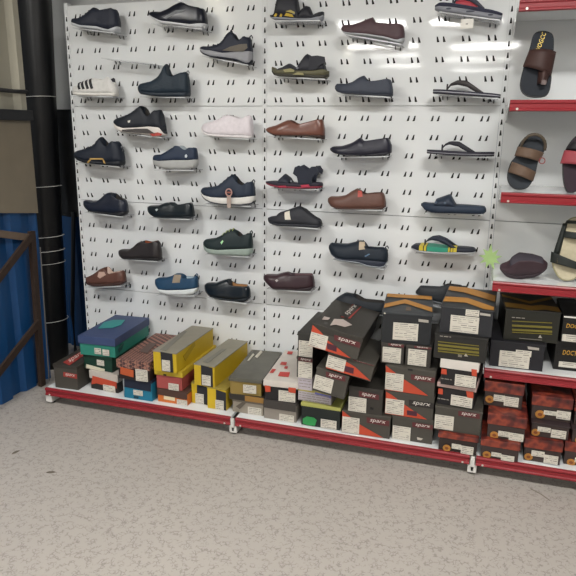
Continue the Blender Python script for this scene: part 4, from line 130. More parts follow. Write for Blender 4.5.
# ---------------------------------------------------------------- object helpers
def link(name, bm, m, parent=None, loc=None, rot=None, smooth=False):
    me = bpy.data.meshes.new(name)
    bmesh.ops.recalc_face_normals(bm, faces=bm.faces)
    bm.to_mesh(me); bm.free()
    for x in (m if isinstance(m, (list, tuple)) else [m]): me.materials.append(x)
    if smooth:
        for p in me.polygons: p.use_smooth = True
    o = bpy.data.objects.new(name, me); C.objects.link(o)
    if parent: o.parent = parent
    if loc: o.location = loc
    if rot: o.rotation_euler = rot
    return o
def tag(o, label, cat, group=None, kind=None):
    o['label'] = label; o['category'] = cat
    if group: o['group'] = group
    if kind: o['kind'] = kind
    return o
def struct(o, label=None, cat=None):
    o['kind'] = 'structure'
    if label: o['label'] = label
    if cat: o['category'] = cat
    return o
def thing(name, label, cat, loc=(0, 0, 0), rot=(0, 0, 0), group=None):
    o = bpy.data.objects.new(name, None); C.objects.link(o); o.location = loc; o.rotation_euler = rot
    o.empty_display_size = .05
    return tag(o, label, cat, group)
def box(bm, x0, x1, y0, y1, z0, z1, bevel=0., mi=0):
    r = bmesh.ops.create_cube(bm, size=1)
    for v in r['verts']:
        v.co = Vector((x0 + (v.co.x + .5) * (x1 - x0), y0 + (v.co.y + .5) * (y1 - y0), z0 + (v.co.z + .5) * (z1 - z0)))
    fs = set(f for v in r['verts'] for f in v.link_faces)
    for f in fs: f.material_index = mi
    if bevel:
        es = list(set(e for v in r['verts'] for e in v.link_edges))
        bmesh.ops.bevel(bm, geom=es, offset=bevel, segments=2, affect='EDGES', profile=.6)
    return bm
def tube(bm, pts, r, n=10, caps=True, mi=0):
    rings = []
    pts = [Vector(p) for p in pts]
    for i, p in enumerate(pts):
        d = (pts[min(i + 1, len(pts) - 1)] - pts[max(i - 1, 0)]).normalized()
        a = d.cross(Vector((0, 0, 1)));
        if a.length < .05: a = d.cross(Vector((1, 0, 0)))
        a.normalize(); c = d.cross(a)
        rr = r[i] if isinstance(r, (list, tuple)) else r
        rings.append([bm.verts.new(p + (a * math.cos(2 * PI * k / n) + c * math.sin(2 * PI * k / n)) * rr) for k in range(n)])
    for A, B in zip(rings, rings[1:]):
        for k in range(n):
            f = bm.faces.new((A[k], A[(k + 1) % n], B[(k + 1) % n], B[k])); f.material_index = mi
    if caps:
        bm.faces.new(rings[0]); bm.faces.new(rings[-1])
    return bm
def ring(bm, c, R, r, tilt=0., n=28, k=6):
    V = []
    for i in range(n):
        a = 2 * PI * i / n
        ce = Vector(c) + Vector((math.cos(a) * R, math.sin(a) * R, math.cos(a) * tilt))
        d = Vector((math.cos(a), math.sin(a), 0))
        V.append([bm.verts.new(ce + d * math.cos(2 * PI * j / k) * r + Vector((0, 0, 1)) * math.sin(2 * PI * j / k) * r) for j in range(k)])
    for i in range(n):
        A, B = V[i], V[(i + 1) % n]
        for j in range(k): bm.faces.new((A[j], A[(j + 1) % k], B[(j + 1) % k], B[j]))
def prism(bm, poly, y0, y1, mi=0):
    """poly of (x,z) extruded from y0 to y1"""
    a = [bm.verts.new((x, y0, z)) for x, z in poly]; b = [bm.verts.new((x, y1, z)) for x, z in poly]
    n = len(poly)
    f = bm.faces.new(a); f.material_index = mi; f = bm.faces.new(b[::-1]); f.material_index = mi
    for i in range(n):
        f = bm.faces.new((a[i], b[i], b[(i + 1) % n], a[(i + 1) % n])); f.material_index = mi
def interp(P, x):
    if x <= P[0][0]: return P[0][1]
    for (a, b), (c, d) in zip(P, P[1:]):
        if x <= c: return b + (d - b) * (x - a) / max(1e-9, c - a)
    return P[-1][1]
def smooth_interp(P, x, w):
    return (interp(P, x - w) + 2 * interp(P, x) + interp(P, x + w)) / 4

# ---------------------------------------------------------------- the setting
SEAM = 1.655; PH = .546; W = 1.2
def pitted(x0, x1, z0, z1, holes_x, holes_z, hw, hh, lean, y=0., depth=.018, thick=.02):
    """a plate facing -y with one slot per (x, z); each slot is a real recess"""
    bm = bmesh.new()
    xs = [x0] + [(a + b) / 2 for a, b in zip(holes_x, holes_x[1:])] + [x1]
    zs = [z0] + [(a + b) / 2 for a, b in zip(holes_z, holes_z[1:])] + [z1]
    G = [[bm.verts.new((x, y, z)) for z in zs] for x in xs]
    for i, hx in enumerate(holes_x):
        for j, hz in enumerate(holes_z):
            c = [G[i][j], G[i+1][j], G[i+1][j+1], G[i][j+1]]
            q = [(hx - lean - hw * .75, hz - hh), (hx - lean + hw * .95, hz - hh * .9), (hx + lean + hw * .45, hz + hh), (hx + lean - hw * .3, hz + hh)]
            f = [bm.verts.new((a, y, b)) for a, b in q]; g = [bm.verts.new((a, y + depth, b)) for a, b in q]
            for k in range(4):
                k2 = (k + 1) % 4
                bm.faces.new((c[k], c[k2], f[k2], f[k]))
                w = bm.faces.new((f[k], f[k2], g[k2], g[k])); w.material_index = 1
            w = bm.faces.new(g); w.material_index = 1
    # back and rim
    b = [bm.verts.new(v) for v in ((x0, y + thick, z0), (x1, y + thick, z0), (x1, y + thick, z1), (x0, y + thick, z1))]
    bm.faces.new(b)
    E = [[G[i][0] for i in range(len(xs))], [G[-1][j] for j in range(len(zs))], [G[i][-1] for i in range(len(xs))][::-1], [G[0][j] for j in range(len(zs))][::-1]]
    for k, e in enumerate(E):
        bm.faces.new(e + [b[(k + 1) % 4], b[k]])
    return bm
rows = [.031, .122, .213, .304, .395, .486]
lvl = ['top', 'second', 'third', 'lowest']
rack = thing('display_rack', 'tall white slotted display rack standing against the back wall', 'display rack', (0, 0, 0))
for sec, xo, nm in ((0, -1.2, 'bay beside the black column'), (1, 0., 'middle bay with slippers and loafers')):
    for p in range(4):
        zb = SEAM + PH * (1 - p)
        lean = {(0, 0): .0035, (0, 1): -.004, (1, 0): -.003}.get((sec, p), .0035)
        hx = []
        for i in range(10):
            c = xo + .075 + i * .1165
            hx += [c - .0145, c + .0145]
        zlo = zb - PH + PH + .0015 - PH if p else zb - PH + .0015
        z0 = SEAM + PH * (1 - p) - PH + .0015; z1 = z0 + PH - .003
        link('back_panel', pitted(xo + .0125, xo + W - .0125, z0, z1, hx, [z0 - .0015 + r for r in rows], .0072, .0132, lean), [WHITE, SLOT], rack)
for p in range(4):
    z0 = SEAM + PH * (1 - p) - PH + .0015
    bm = bmesh.new(); box(bm, W + .0125, 2 * W - .0125, 0, .02, z0, z0 + PH - .003, .001)
    link('back_panel', bm, WHITE, rack)['label'] = 'plain white back panel without slots'
for X, nm in ((-W, 'at the end beside the black column'), (0, 'between the two slotted bays'), (W, 'where the red edged shelves start'), (2 * W, 'beyond the red edged shelves')):
    n = 43
    link('upright', pitted(X - .0115, X + .0115, .0, 2.215, [X], [.03 + .05 * k for k in range(n)], .0062, .0125, 0, y=-.001, thick=.036), [WHITE, SLOT], rack)

def rail(bm, x0, x1, yf, zt, h=.046):
    prof = [(yf + .012, zt), (yf, zt - .001), (yf - .003, zt - .006), (yf - .003, zt - .012), (yf + .002, zt - .017), (yf + .002, zt - h + .013), (yf - .003, zt - h + .009), (yf - .003, zt - h + .003), (yf + .003, zt - h), (yf + .012, zt - h)]
    A = [bm.verts.new((x0, y, z)) for y, z in prof]; B = [bm.verts.new((x1, y, z)) for y, z in prof]
    for i in range(len(prof) - 1): bm.faces.new((A[i], A[i+1], B[i+1], B[i]))
    bm.faces.new((A[-1], A[0], B[0], B[-1])); bm.faces.new(A); bm.faces.new(B[::-1])
def disc(bm, x, z, y, r, dep=.002, n=14):
    prism(bm, [(x + r * math.cos(2 * PI * k / n), z + r * math.sin(2 * PI * k / n)) for k in range(n)], y - dep, y)
def shelf(name, x0, x1, z, d, label, cat, group, brackets):
    t = thing(name, label, cat, (x0, 0, z), group=group)
    L = x1 - x0
    bm = bmesh.new(); box(bm, 0, L, -d + .012, -.006, -.018, 0, .001); link('deck', bm, WHITE, t)
    bm = bmesh.new(); rail(bm, 0, L, -d, .0005); r = link('price_rail', bm, REDM, t); r['label'] = 'glossy red price rail'
    for x in (.03, L - .03):
        bm = bmesh.new(); disc(bm, x, -.036, -d - .003, .005); link('rivet', bm, mat('#d8d4cc', .3, .6), r)
    if brackets:
        for x in (-.006, L + .003):
            bm = bmesh.new()
            V = [(-.006, .0), (-d + .01, .0), (-d + .01, -.03), (-.1, -.075), (-.006, -.085)]
            a = [bm.verts.new((x, y, zz)) for y, zz in V]; b = [bm.verts.new((x + .003, y, zz)) for y, zz in V]
            bm.faces.new(a); bm.faces.new(b[::-1])
            for i in range(5): bm.faces.new((a[i], b[i], b[(i+1) % 5], a[(i+1) % 5]))
            link('bracket', bm, WHITE, t)
    return t
for k, (z, wd) in enumerate(((2.042, 'topmost red edged wall shelf, above the black slide with maroon band'), (1.662, 'red edged wall shelf holding the black slide with maroon band'), (1.286, 'red edged wall shelf holding the brown strap sandal'), (.897, 'red edged wall shelf holding the small purple mule'), (.488, 'lowest red edged wall shelf, under the olive striped boxes'))):
    shelf('wall_shelf', W + .022, 2 * W - .022, z, .42, wd, 'shelf', 'red edged wall shelves', True)
base_shelves = []
for x0, x1, wd in ((-W + .07, .006, 'red edged base shelf carrying the yellow and green shoe boxes'), (.034, W - .008, 'red edged base shelf carrying the stacked grey and orange boxes'), (W + .02, 2 * W - .018, 'red edged base shelf carrying the red and black boxes')):
    base_shelves.append(shelf('base_shelf', x0, x1, .10, .53, wd, 'shelf', 'base shelves', False))
for X, sh_ in ((-W + .085, base_shelves[0]), (.02, base_shelves[1]), (W + .006, base_shelves[2])):
    bm = bmesh.new(); box(bm, -.02, .02, -.526, -.012, .014, .0535, .002); t = link('leg', bm, LEGM, sh_)
    t.location = (X - sh_.location.x, 0, -sh_.location.z); t['label'] = 'white steel base leg'
    if X > -.5:
        bm = bmesh.new(); box(bm, -.009, .009, -.536, -.527, .05, .098, .001); link('tab', bm, LEGM, t)
        bm = bmesh.new(); prism(bm, [(-.004, .024), (.004, .024), (.006, .042), (-.006, .042)], -.5275, -.5258); link('keyhole', bm, BLACK, t)
    bm = bmesh.new(); tube(bm, [(0, -.49, 0), (0, -.49, .006), (0, -.49, .006), (0, -.49, .017)], [.014, .014, .006, .006], 12); link('levelling_foot', bm, BLACK, t)
bm = bmesh.new(); box(bm, -4, 6, -14, .5, -.1, 0); struct(link('floor', bm, FLOOR), 'grey speckled vinyl floor with fine dark crackle', 'floor')
bm = bmesh.new(); box(bm, -4, 6, -14, .5, 3.1, 3.2); struct(link('ceiling', bm, mat('#b9b7b0', .8)), 'pale ceiling', 'ceiling')
XL = -1.36
BLUE = mat('#0b4172', .5, 0, .1, 6); BEIGE = mat('#a6a293', .65, 0, .08, 5)
def corrug(a0, a1, z0, z1, off, pitch=.2, axis='y', dep=.028):
    bm = bmesh.new(); P = []
    a = a0; k = 0
    while a < a1:
        P += [(a, 0), (a + pitch * .34, 0), (a + pitch * .46, dep), (a + pitch * .8, dep), (a + pitch * .92, 0)]
        a += pitch
    P = [p for p in P if p[0] <= a1] + [(a1, 0)]
    f = (lambda p, z: (off - p[1], p[0], z)) if axis == 'y' else (lambda p, z: (p[0], off + p[1], z))
    A = [bm.verts.new(f(p, z0)) for p in P]; B = [bm.verts.new(f(p, z1)) for p in P]
    for i in range(len(P) - 1): bm.faces.new((A[i], A[i+1], B[i+1], B[i]))
    return bm
wl = bpy.data.objects.new('wall_left', None); C.objects.link(wl); struct(wl, 'corrugated steel side wall, blue below and beige above', 'wall')
link('lower_sheet', corrug(-14, -.2, 0, 1.13, XL), BLUE, wl)
link('upper_sheet', corrug(-14, -.2, 1.13, 3.1, XL, .26), BEIGE, wl)
wb = bpy.data.objects.new('wall_back', None); C.objects.link(wb); struct(wb, 'back wall behind the shoe display, blue below and grey above', 'wall')
link('lower_sheet', corrug(-4, 6, 0, 1.585, .36, .24, 'x'), BLUE, wb)
bm = bmesh.new(); box(bm, -4, 6, .36, .4, 1.585, 3.1); link('upper_sheet', bm, mat('#bfc0be', .7, 0, .05, 3), wb)
bm = bmesh.new(); box(bm, 5.9, 6, -14, .5, 0, 3.1); struct(link('wall_right', bm, mat('#b5b2aa', .8)), 'plain pale side wall', 'wall')
bm = bmesh.new(); box(bm, -4, 6, -14.1, -14, 0, 3.1); struct(link('wall_front', bm, mat('#a8a6a0', .8)), 'plain pale wall at the far end', 'wall')
# brown board, black rail and cable on the side wall
bm = bmesh.new()
V = [(-1.6, 1.21), (-.2, 1.043), (-.2, 1.57), (-1.6, 1.57)]
a = [bm.verts.new((XL + .004, y, z)) for y, z in V]; b = [bm.verts.new((XL + .014, y, z)) for y, z in V]
bm.faces.new(a); bm.faces.new(b[::-1])
for i in range(4): bm.faces.new((a[i], b[i], b[(i+1) % 4], a[(i+1) % 4]))
tag(link('hardboard_sheet', bm, mat('#7a7161', .5, 0, .16, 7)), 'brown scuffed board fixed to the side wall under the black rail', 'board')
bm = bmesh.new(); box(bm, XL + .002, XL + .04, -1.8, -.2, 1.568, 1.625, .003)
tag(link('wall_rail', bm, mat('#1b1c20', .5)), 'thick black horizontal rail along the side wall', 'rail')
bm = bmesh.new(); tube(bm, [(XL + .012, -1.7 + .1 * k, 1.73 + .008 * math.sin(k * .8)) for k in range(16)], .011, 8)
tag(link('cable', bm, mat('#2a2a2c', .6), smooth=True), 'black cable sagging along the side wall above the rail', 'cable')
# rusty angle iron frame
t = thing('angle_iron_frame', 'rusty brown steel frame with diagonal braces against the blue wall', 'frame', (XL + .03, -.31, -.0))
RUST = mat('#3a2c24', .7, .2, .3, 25)
def bar(bm, p, q, w=.018, d=.01):
    p = Vector(p); q = Vector(q); u = (q - p).normalized(); s = Vector((1, 0, 0)); n = u.cross(s).normalized()
    c = [p + n * w + s * d, p - n * w + s * d, p - n * w - s * d, p + n * w - s * d]; e = [v + (q - p) for v in c]
    A = [bm.verts.new(v) for v in c]; B = [bm.verts.new(v) for v in e]
    bm.faces.new(A); bm.faces.new(B[::-1])
    for i in range(4): bm.faces.new((A[i], B[i], B[(i+1) % 4], A[(i+1) % 4]))
bm = bmesh.new(); bar(bm, (.0, -.01, 0), (0, .02, .95), .02, .012); link('post', bm, RUST, t)
bm = bmesh.new(); bar(bm, (.0, -.9, 1.14), (0, .0, .915), .02, .012); o = link('crossbar', bm, mat('#6a5a4c', .6, .1, .2, 25), t)
for (y0, z0, y1, z1) in ((-.6, .52, 0, .925), (-.75, .0, -.0, .41)):
    bm = bmesh.new(); bar(bm, (.013, y0, z0), (.013, y1, z1), .02, .008); link('brace', bm, RUST, t)
bm = bmesh.new(); tube(bm, [(.02, .032, .02), (.02, .058, .85)], .0035, 6); link('conduit', bm, mat('#5c5a58', .5), t)
# wrapped column
t = thing('wrapped_column', 'tall black plastic wrapped column tied with thin wires at the corner', 'column', (-1.478, .0, 0))
def colc(z): return (-.012 + z * .032, 0, z)
bm = bmesh.new()
zs = [i * .1 for i in range(32)]
n = 26; R_ = []
for z in zs:
    c = colc(z); rr = .093 + .010 * z / 3
    R_.append([bm.verts.new((c[0] + math.cos(2*PI*k/n) * (rr + .004 * math.sin(5 * 2*PI*k/n + z * 1.3) + random.uniform(-.0015, .0015)), c[1] + math.sin(2*PI*k/n) * (rr + .004 * math.sin(4 * 2*PI*k/n - z)), z)) for k in range(n)])
for A, B in zip(R_, R_[1:]):
    for k in range(n): bm.faces.new((A[k], A[(k+1) % n], B[(k+1) % n], B[k]))
bm.faces.new(R_[0]); bm.faces.new(R_[-1])
link('plastic_wrap', bm, mat('#08090c', .42, 0, .3, 9, .2), t, smooth=True)
for z in (1.705, 1.18, .87, .78, .70, .32):
    bm = bmesh.new(); c = colc(z); ring(bm, (c[0], c[1], z), .101 + .003 * z, .0021, .006 * random.choice((-1, 1)))
    o = link('tie_wire', bm, mat('#c4c4c0', .5, .1), t, smooth=True)
# hanging dark sheet behind the column
bm = bmesh.new(); nx, nz = 12, 16; G = []
for i in range(nx + 1):
    row = []
    for j in range(nz + 1):
        s = i / nx; v = j / nz
        xx = -1.55 + .31 * s; zz = .965 + (.68 - .0 * s) * v
        if i < 4: zz = min(zz, 1.70)
        row.append(bm.verts.new((xx, .22 + .012 * math.sin(s * 14 + v * 2) + .008 * math.sin(v * 9), zz)))
    G.append(row)
for i in range(nx):
    for j in range(nz): bm.faces.new((G[i][j], G[i+1][j], G[i+1][j+1], G[i][j+1]))
bmesh.ops.solidify(bm, geom=bm.faces[:], thickness=.004)
tag(link('plastic_sheet', bm, mat('#3b3d40', .5, 0, .35, 8, .3), smooth=True), 'crumpled dark grey plastic sheet hanging behind the black column', 'sheet')
bm = bmesh.new(); tube(bm, [(-1.40, .2, 1.0), (-1.47, .2, .3), (-1.47, .2, 0)], .014, 8)
tag(link('pole', bm, mat('#10151c', .5)), 'thin dark pole standing between the black column and the display', 'pole')
bm = bmesh.new(); box(bm, -2.2, -1.26, .3, .33, 1.57, 1.63, .003)
tag(link('back_rail', bm, mat('#1c2230', .5)), 'dark navy rail across the back wall by the display end', 'rail')
# ---------------------------------------------------------------- footwear
WT = [(0, .16), (.02, .38), (.06, .62), (.14, .86), (.24, .98), (.32, 1.0), (.45, .92), (.6, .78), (.75, .74), (.88, .72), (.95, .6), (.985, .42), (1, .25)]
WFLAT = [(0, .2), (.02, .42), (.06, .68), (.14, .9), (.26, 1.0), (.38, .97), (.55, .84), (.7, .78), (.85, .78), (.94, .66), (.98, .46), (1, .26)]
CL = [(1, 0), (1.03, .2), (1.0, .45), (.9, .68), (.74, .85), (.55, .94), (.36, .985), (.18, 1), (0, 1.003)]
OP = [(1, 0), (1.02, .25), (.98, .5), (.9, .75), (.83, .93), (.79, 1.0), (.73, .985), (.69, .35), (0, .22)]
def stations(L, n=34):
    return [L * (.5 - .5 * math.cos(PI * i / n)) * .6 + L * i / n * .4 for i in range(n + 1)]
class Shoe:
    def __init__(s, d, half, o0, o1, wt=WT, sole_default=.16):
        s.d = d; L = d['L']
        cx = d['x'] + L / 2
        th = abs(cx - 1.169) / 3.13
        k = max(.8, (L - .052 * th) / L)          # a shoe seen from one side shows some of its width
        s.dx = (1 - k) * L / 2; f = lambda P: [(x * k + s.dx, z) for x, z in P]
        s.top = f(d['top']); s.bot = f(d['bot'])
        s.x0 = s.dx; s.L = L * k
        s.sole = f(d['sole']) if d['sole'] else [(x, z + .012) for x, z in s.bot]
        s.acc = [(a[0], f(a[1])) + tuple(a[2:]) for a in d['acc']]
        s.half = half * s.L; s.o0, s.o1 = o0, o1; s.wt = wt
    def w(s, x): return s.half * interp(s.wt, (x - s.x0) / s.L)
    def zt(s, x): return max(smooth_interp(s.top, x, .004), s.zs(x) + .004)
    def zs(s, x): return smooth_interp(s.sole, x, .004)
    def zb(s, x): return min(smooth_interp(s.bot, x, .004), s.zs(x) - .002)
    def openness(s, x):
        t = (x - s.x0) / s.L
        return max(0, min(1, (t - s.o0) / .03, (s.o1 - t) / .02))
    def sec(s, x):
        o = s.openness(x)
        return [((1 - o) * a + o * c, (1 - o) * b + o * e) for (a, b), (c, e) in zip(CL, OP)]
    def side_y(s, x, z):
        zs, zt = s.zs(x), s.zt(x); w = s.w(x)
        v = (z - zs) / max(.003, zt - zs)
        if v <= 0: return w * 1.08
        P = s.sec(x)
        for (a, b), (c, e) in zip(P[:6], P[1:6]):
            if b <= v <= e: return w * (a + (c - a) * (v - b) / max(1e-6, e - b))
        return w * P[5][0]
def build_shoe(s, name, label, cat, group, upper, sole, lining='#2a2725', rough=.6, out=None, laces=None, tab=None, bump=0., parent_extra=None, tongue=None):
    d = s.d
    t = thing(name, label, cat, (d['x'], d['y'], d['z']), group=group)
    X = [s.x0 + v for v in stations(s.L)]
    bm = bmesh.new(); R_ = []
    lb = bmesh.new()
    for x in X:
        P = s.sec(x); w = s.w(x); zs, h = s.zs(x) - .001, s.zt(x) - s.zs(x) + .001
        L_ = [(w * a, zs + h * b) for a, b in P]
        full = L_[:] + [(-a, b) for a, b in L_[-2::-1]]
        R_.append([bm.verts.new((x, -a, b)) for a, b in full])
    N = len(R_[0])
    inner = set(range(6, N - 1 - 6))
    lin_v = {}
    for i, (A, B) in enumerate(zip(R_, R_[1:])):
        xm = (X[i] + X[i+1]) / 2
        for k in range(N - 1):
            f = bm.faces.new((A[k], A[k+1], B[k+1], B[k]))
            if k in inner and s.openness(xm) > .6: f.material_index = 1
        f = bm.faces.new((A[0], B[0], B[-1], A[-1]))
    bm.faces.new(R_[0]); bm.faces.new(R_[-1])
    # the lining becomes its own part
    lf = [f for f in bm.faces if f.material_index == 1]
    bm2 = bmesh.new(); mp = {}
    for f in lf:
        vs = []
        for v in f.verts:
            if v not in mp: mp[v] = bm2.verts.new(v.co)
            vs.append(mp[v])
        bm2.faces.new(vs)
    bmesh.ops.delete(bm, geom=lf, context='FACES')
    m = mat(upper, rough, 0, .14, 60, bump)
    link('upper', bm, m, t, smooth=True)
    if len(bm2.faces): link('lining', bm2, mat(lining, .8), t, smooth=True)
    else: bm2.free()
    bm = bmesh.new(); R_ = []
    for x in X:
        w = s.w(x); zb, zs = s.zb(x), s.zs(x)
        prof = [(w * .97, zb), (w * 1.06, zb + (zs - zb) * .35), (w * 1.05, zb + (zs - zb) * .85), (w * 1.0, zs + .0005)]
        full = prof + [(-a, b) for a, b in prof[::-1]]
        R_.append([bm.verts.new((x, -a, b)) for a, b in full])
    N = len(R_[0])
    for A, B in zip(R_, R_[1:]):
        for k in range(N): bm.faces.new((A[k], A[(k+1) % N], B[(k+1) % N], B[k]))
    bm.faces.new(R_[0]); bm.faces.new(R_[-1])
    so = link('sole', bm, mat(sole, .55), t, smooth=True)
    if out:
        bm = bmesh.new(); R_ = []
        for x in X:
            w = s.w(x); zb, zs = s.zb(x), s.zs(x); tk = min(.006, (zs - zb) * .45)
            R_.append([bm.verts.new((x, -a, b)) for a, b in ((w * 1.08, zb + tk), (w * 1.02, zb - .0008), (-w * 1.02, zb - .0008), (-w * 1.08, zb + tk))])
        for A, B in zip(R_, R_[1:]):
            for k in range(4): bm.faces.new((A[k], A[(k+1) % 4], B[(k+1) % 4], B[k]))
        bm.faces.new(R_[0]); bm.faces.new(R_[-1])
        link('outsole', bm, mat(out, .6), so, smooth=True)
    if laces:
        col, t0, t1, n = laces
        for i in range(n):
            x = s.x0 + s.L * (t0 + (t1 - t0) * i / max(1, n - 1)); w = s.w(x); zs, h = s.zs(x), s.zt(x) - s.zs(x)
            pts = [(x + (.004 if a > 0 else -.004), -w * a, zs + h * b + .0025) for a, b in ((.62, .92), (.4, .98), (.15, 1.0), (-.15, 1.0), (-.4, .98), (-.62, .92))]
            bm = bmesh.new(); tube(bm, pts, .0026, 6); link('lace', bm, mat(col, .8), t, smooth=True)
    if tongue:
        col, tt, hh = tongue
        x = s.x0 + s.L * tt; zt = s.zt(x); w = s.w(x)
        bm = bmesh.new(); nn = 6; G = []
        for i in range(nn + 1):
            a = -1 + 2 * i / nn
            G.append([bm.verts.new((x + .012 * j / 3 - .004, a * w * .5, zt - .018 + hh * (j / 3) * (1 - .35 * a * a) - .004 * a * a)) for j in range(4)])
        for i in range(nn):
            for j in range(3): bm.faces.new((G[i][j], G[i+1][j], G[i+1][j+1], G[i][j+1]))
        bmesh.ops.solidify(bm, geom=bm.faces[:], thickness=.004)
        link('tongue', bm, mat(col, .8), t, smooth=True)
    if tab:
        x = s.x0 + s.L * .965; z = s.zt(x); bm = bmesh.new()
        tube(bm, [(x - .004, 0, z - .012), (x - .002, 0, z + .007), (x + .005, 0, z + .013), (x + .011, 0, z + .004), (x + .007, 0, z - .016)], .0034, 6)
        link('pull_tab', bm, mat(tab, .7), t, smooth=True)
    for i, a in enumerate(s.acc):
        if a[0] == 'pl': patch(s, a[1], a[2], t)
    return t
def patch(s, poly, col, t, flat=False):
    bm = bmesh.new()
    vs = [bm.verts.new((x, 0, z)) for x, z in poly]
    bm.faces.new(vs); bmesh.ops.triangulate(bm, faces=bm.faces[:])
    bmesh.ops.subdivide_edges(bm, edges=bm.edges[:], cuts=3, use_grid_fill=True)
    for v in bm.verts: v.co.y = -s.side_y(v.co.x, v.co.z) - .0012
    g = bmesh.ops.extrude_face_region(bm, geom=bm.faces[:])
    for v in g['geom']:
        if isinstance(v, bmesh.types.BMVert): v.co.y -= .0012
    o = link('side_patch', bm, mat(col, .55), t, smooth=False)
    return o

def slab(s, t, cols, wf=WFLAT):
    """sole slab of sandals and slippers in layers; returns top-height function"""
    X = [s.x0 + v for v in stations(s.L)]
    out = None
    for k, (f0, f1, col, wm) in enumerate(cols):
        bm = bmesh.new(); R_ = []
        for x in X:
            zb, zt = smooth_interp(s.bot, x, .004), smooth_interp(s.top, x, .004)
            if zt < zb + .004: zt = zb + .004
            a, b = zb + (zt - zb) * f0, zb + (zt - zb) * f1; w = s.w(x) * wm
            R_.append([bm.verts.new((x, y, z)) for y, z in ((-w, a), (-w * 1.015, (a + b) / 2), (-w, b), (w, b), (w * 1.015, (a + b) / 2), (w, a))])
        for A, B in zip(R_, R_[1:]):
            for j in range(6): bm.faces.new((A[j], A[(j+1) % 6], B[(j+1) % 6], B[j]))
        bm.faces.new(R_[0]); bm.faces.new(R_[-1])
        o = link(('outsole', 'midsole', 'footbed')[min(2, k + 3 - len(cols))], bm, mat(col, .65), t, smooth=True)
def arch_band(s, prof, t, col, wmul=.97, name='strap', rough=.55, th=.005):
    x0, x1 = prof[0][0], prof[-1][0]; n = 14; m = 12
    bm = bmesh.new(); G = []; Hh = []
    for i in range(n + 1):
        x = x0 + (x1 - x0) * i / n; ztop = smooth_interp(prof, x, .002); zb = smooth_interp(s.top, x, .003) - .004
        w = s.w(x) * wmul; h = max(.006, ztop - zb)
        G.append([bm.verts.new((x, -w * math.cos(PI * j / m) * (1.03), zb + h * math.sin(PI * j / m) ** .75)) for j in range(m + 1)])
        Hh.append([bm.verts.new((x, -max(0, w * 1.03 - th) * math.cos(PI * j / m), zb + max(.003, h - th) * math.sin(PI * j / m) ** .75)) for j in range(m + 1)])
    for i in range(n):
        for j in range(m):
            bm.faces.new((G[i][j], G[i+1][j], G[i+1][j+1], G[i][j+1])); bm.faces.new((Hh[i][j], Hh[i][j+1], Hh[i+1][j+1], Hh[i+1][j]))
        bm.faces.new((G[i][0], Hh[i][0], Hh[i+1][0], G[i+1][0])); bm.faces.new((G[i][m], G[i+1][m], Hh[i+1][m], Hh[i][m]))
    for e in (0, n):
        for j in range(m): bm.faces.new((G[e][j], G[e][j+1], Hh[e][j+1], Hh[e][j]))
    return link(name, bm, mat(col, rough), t, smooth=True)
def thong(s, prof, t, col, col2=None):
    x0, x1 = prof[0][0], prof[-1][0]
    for side in (-1, 1):
        bm = bmesh.new(); n = 18; A = []; B = []
        for i in range(n + 1):
            u = i / n; x = x0 + (x1 - x0) * u; z = smooth_interp(prof, x, .003)
            zb = smooth_interp(s.top, x, .003) - .003
            y = side * s.w(x) * 1.0 * (u ** .55)
            th = .007 + .016 * math.sin(PI * min(1, u * 1.1) * .8) ** 1.5
            lo = max(zb, z - th)
            A.append([bm.verts.new((x, y, z)), bm.verts.new((x, y - side * .012 * u, z - .001)), bm.verts.new((x, y - side * .002, lo)), bm.verts.new((x, y, lo))])
        for P, Q in zip(A, A[1:]):
            for j in range(4): bm.faces.new((P[j], P[(j+1) % 4], Q[(j+1) % 4], Q[j]))
        bm.faces.new(A[0]); bm.faces.new(A[-1])
        o = link('strap', bm, mat(col, .6), t, smooth=True)
    bm = bmesh.new(); zt = smooth_interp(s.top, x0 + .004, .003); tube(bm, [(x0 + .004, 0, zt - .004), (x0 + .004, 0, prof[1][1] if prof[1][1] > zt else zt + .02)], .004, 8)
    link('toe_post', bm, mat(col, .6), t, smooth=True)
def side_plate(s, poly, col, t, both=True, name='side_patch', proud=.003):
    for sd in ((-1, 1) if both else (-1,)):
        bm = bmesh.new(); xm = sum(p[0] for p in poly) / len(poly); w = s.w(xm) * 1.02 + (0 if both else .002)
        prism(bm, poly, sd * w, sd * (w + proud))
        link(name, bm, mat(col, .6), t)

def bracket(n, s, what):
    """clear display shelf hooked into the panel slots below one shoe"""
    d = s.d if s else SHOES[4]
    if s:
        xa, xb = s.x0 + s.L * .08, s.x0 + s.L * .97
        X = [xa + (xb - xa) * i / 12 for i in range(13)]
        za = smooth_interp(s.bot, s.x0 + s.L * .3, .004); zc = smooth_interp(s.bot, s.x0 + s.L * .93, .004)
        sl = (zc - za) / (s.L * .63); sl = max(-.2, min(.2, sl))
        z0 = min(smooth_interp(s.bot, x, .004) - sl * (x - xa) for x in X) - .003
    else:
        xa, xb = .0, d['L']; z0 = .006; sl = (d['bot'][1][1] - d['bot'][0][1]) / d['L']; z0 = d['bot'][0][1] + .012
    t = thing('display_bracket', 'clear acrylic display bracket ' + what, 'bracket', (d['x'] + xa, 0, d['z'] + z0), group='clear display brackets')
    L = xb - xa; sh = lambda b: [setattr(v.co, 'z', v.co.z + sl * v.co.x) for v in b.verts]
    bm = bmesh.new(); box(bm, 0, L, -.118, -.0003, -.0025, 0); sh(bm); link('plate', bm, ACR, t)
    bm = bmesh.new(); box(bm, 0, L, -.1195, -.118, -.0035, .002); sh(bm); link('lip', bm, mat('#c3c6c8', .2), t)
    for f in (.06, .14, .84, .93):
        bm = bmesh.new(); tube(bm, [(L * f, -.0026, -.018), (L * f, -.008, -.008), (L * f, -.010, -.003)], .0026, 6); sh(bm); link('hook', bm, mat('#34343a', .4), t, smooth=True)
    return t

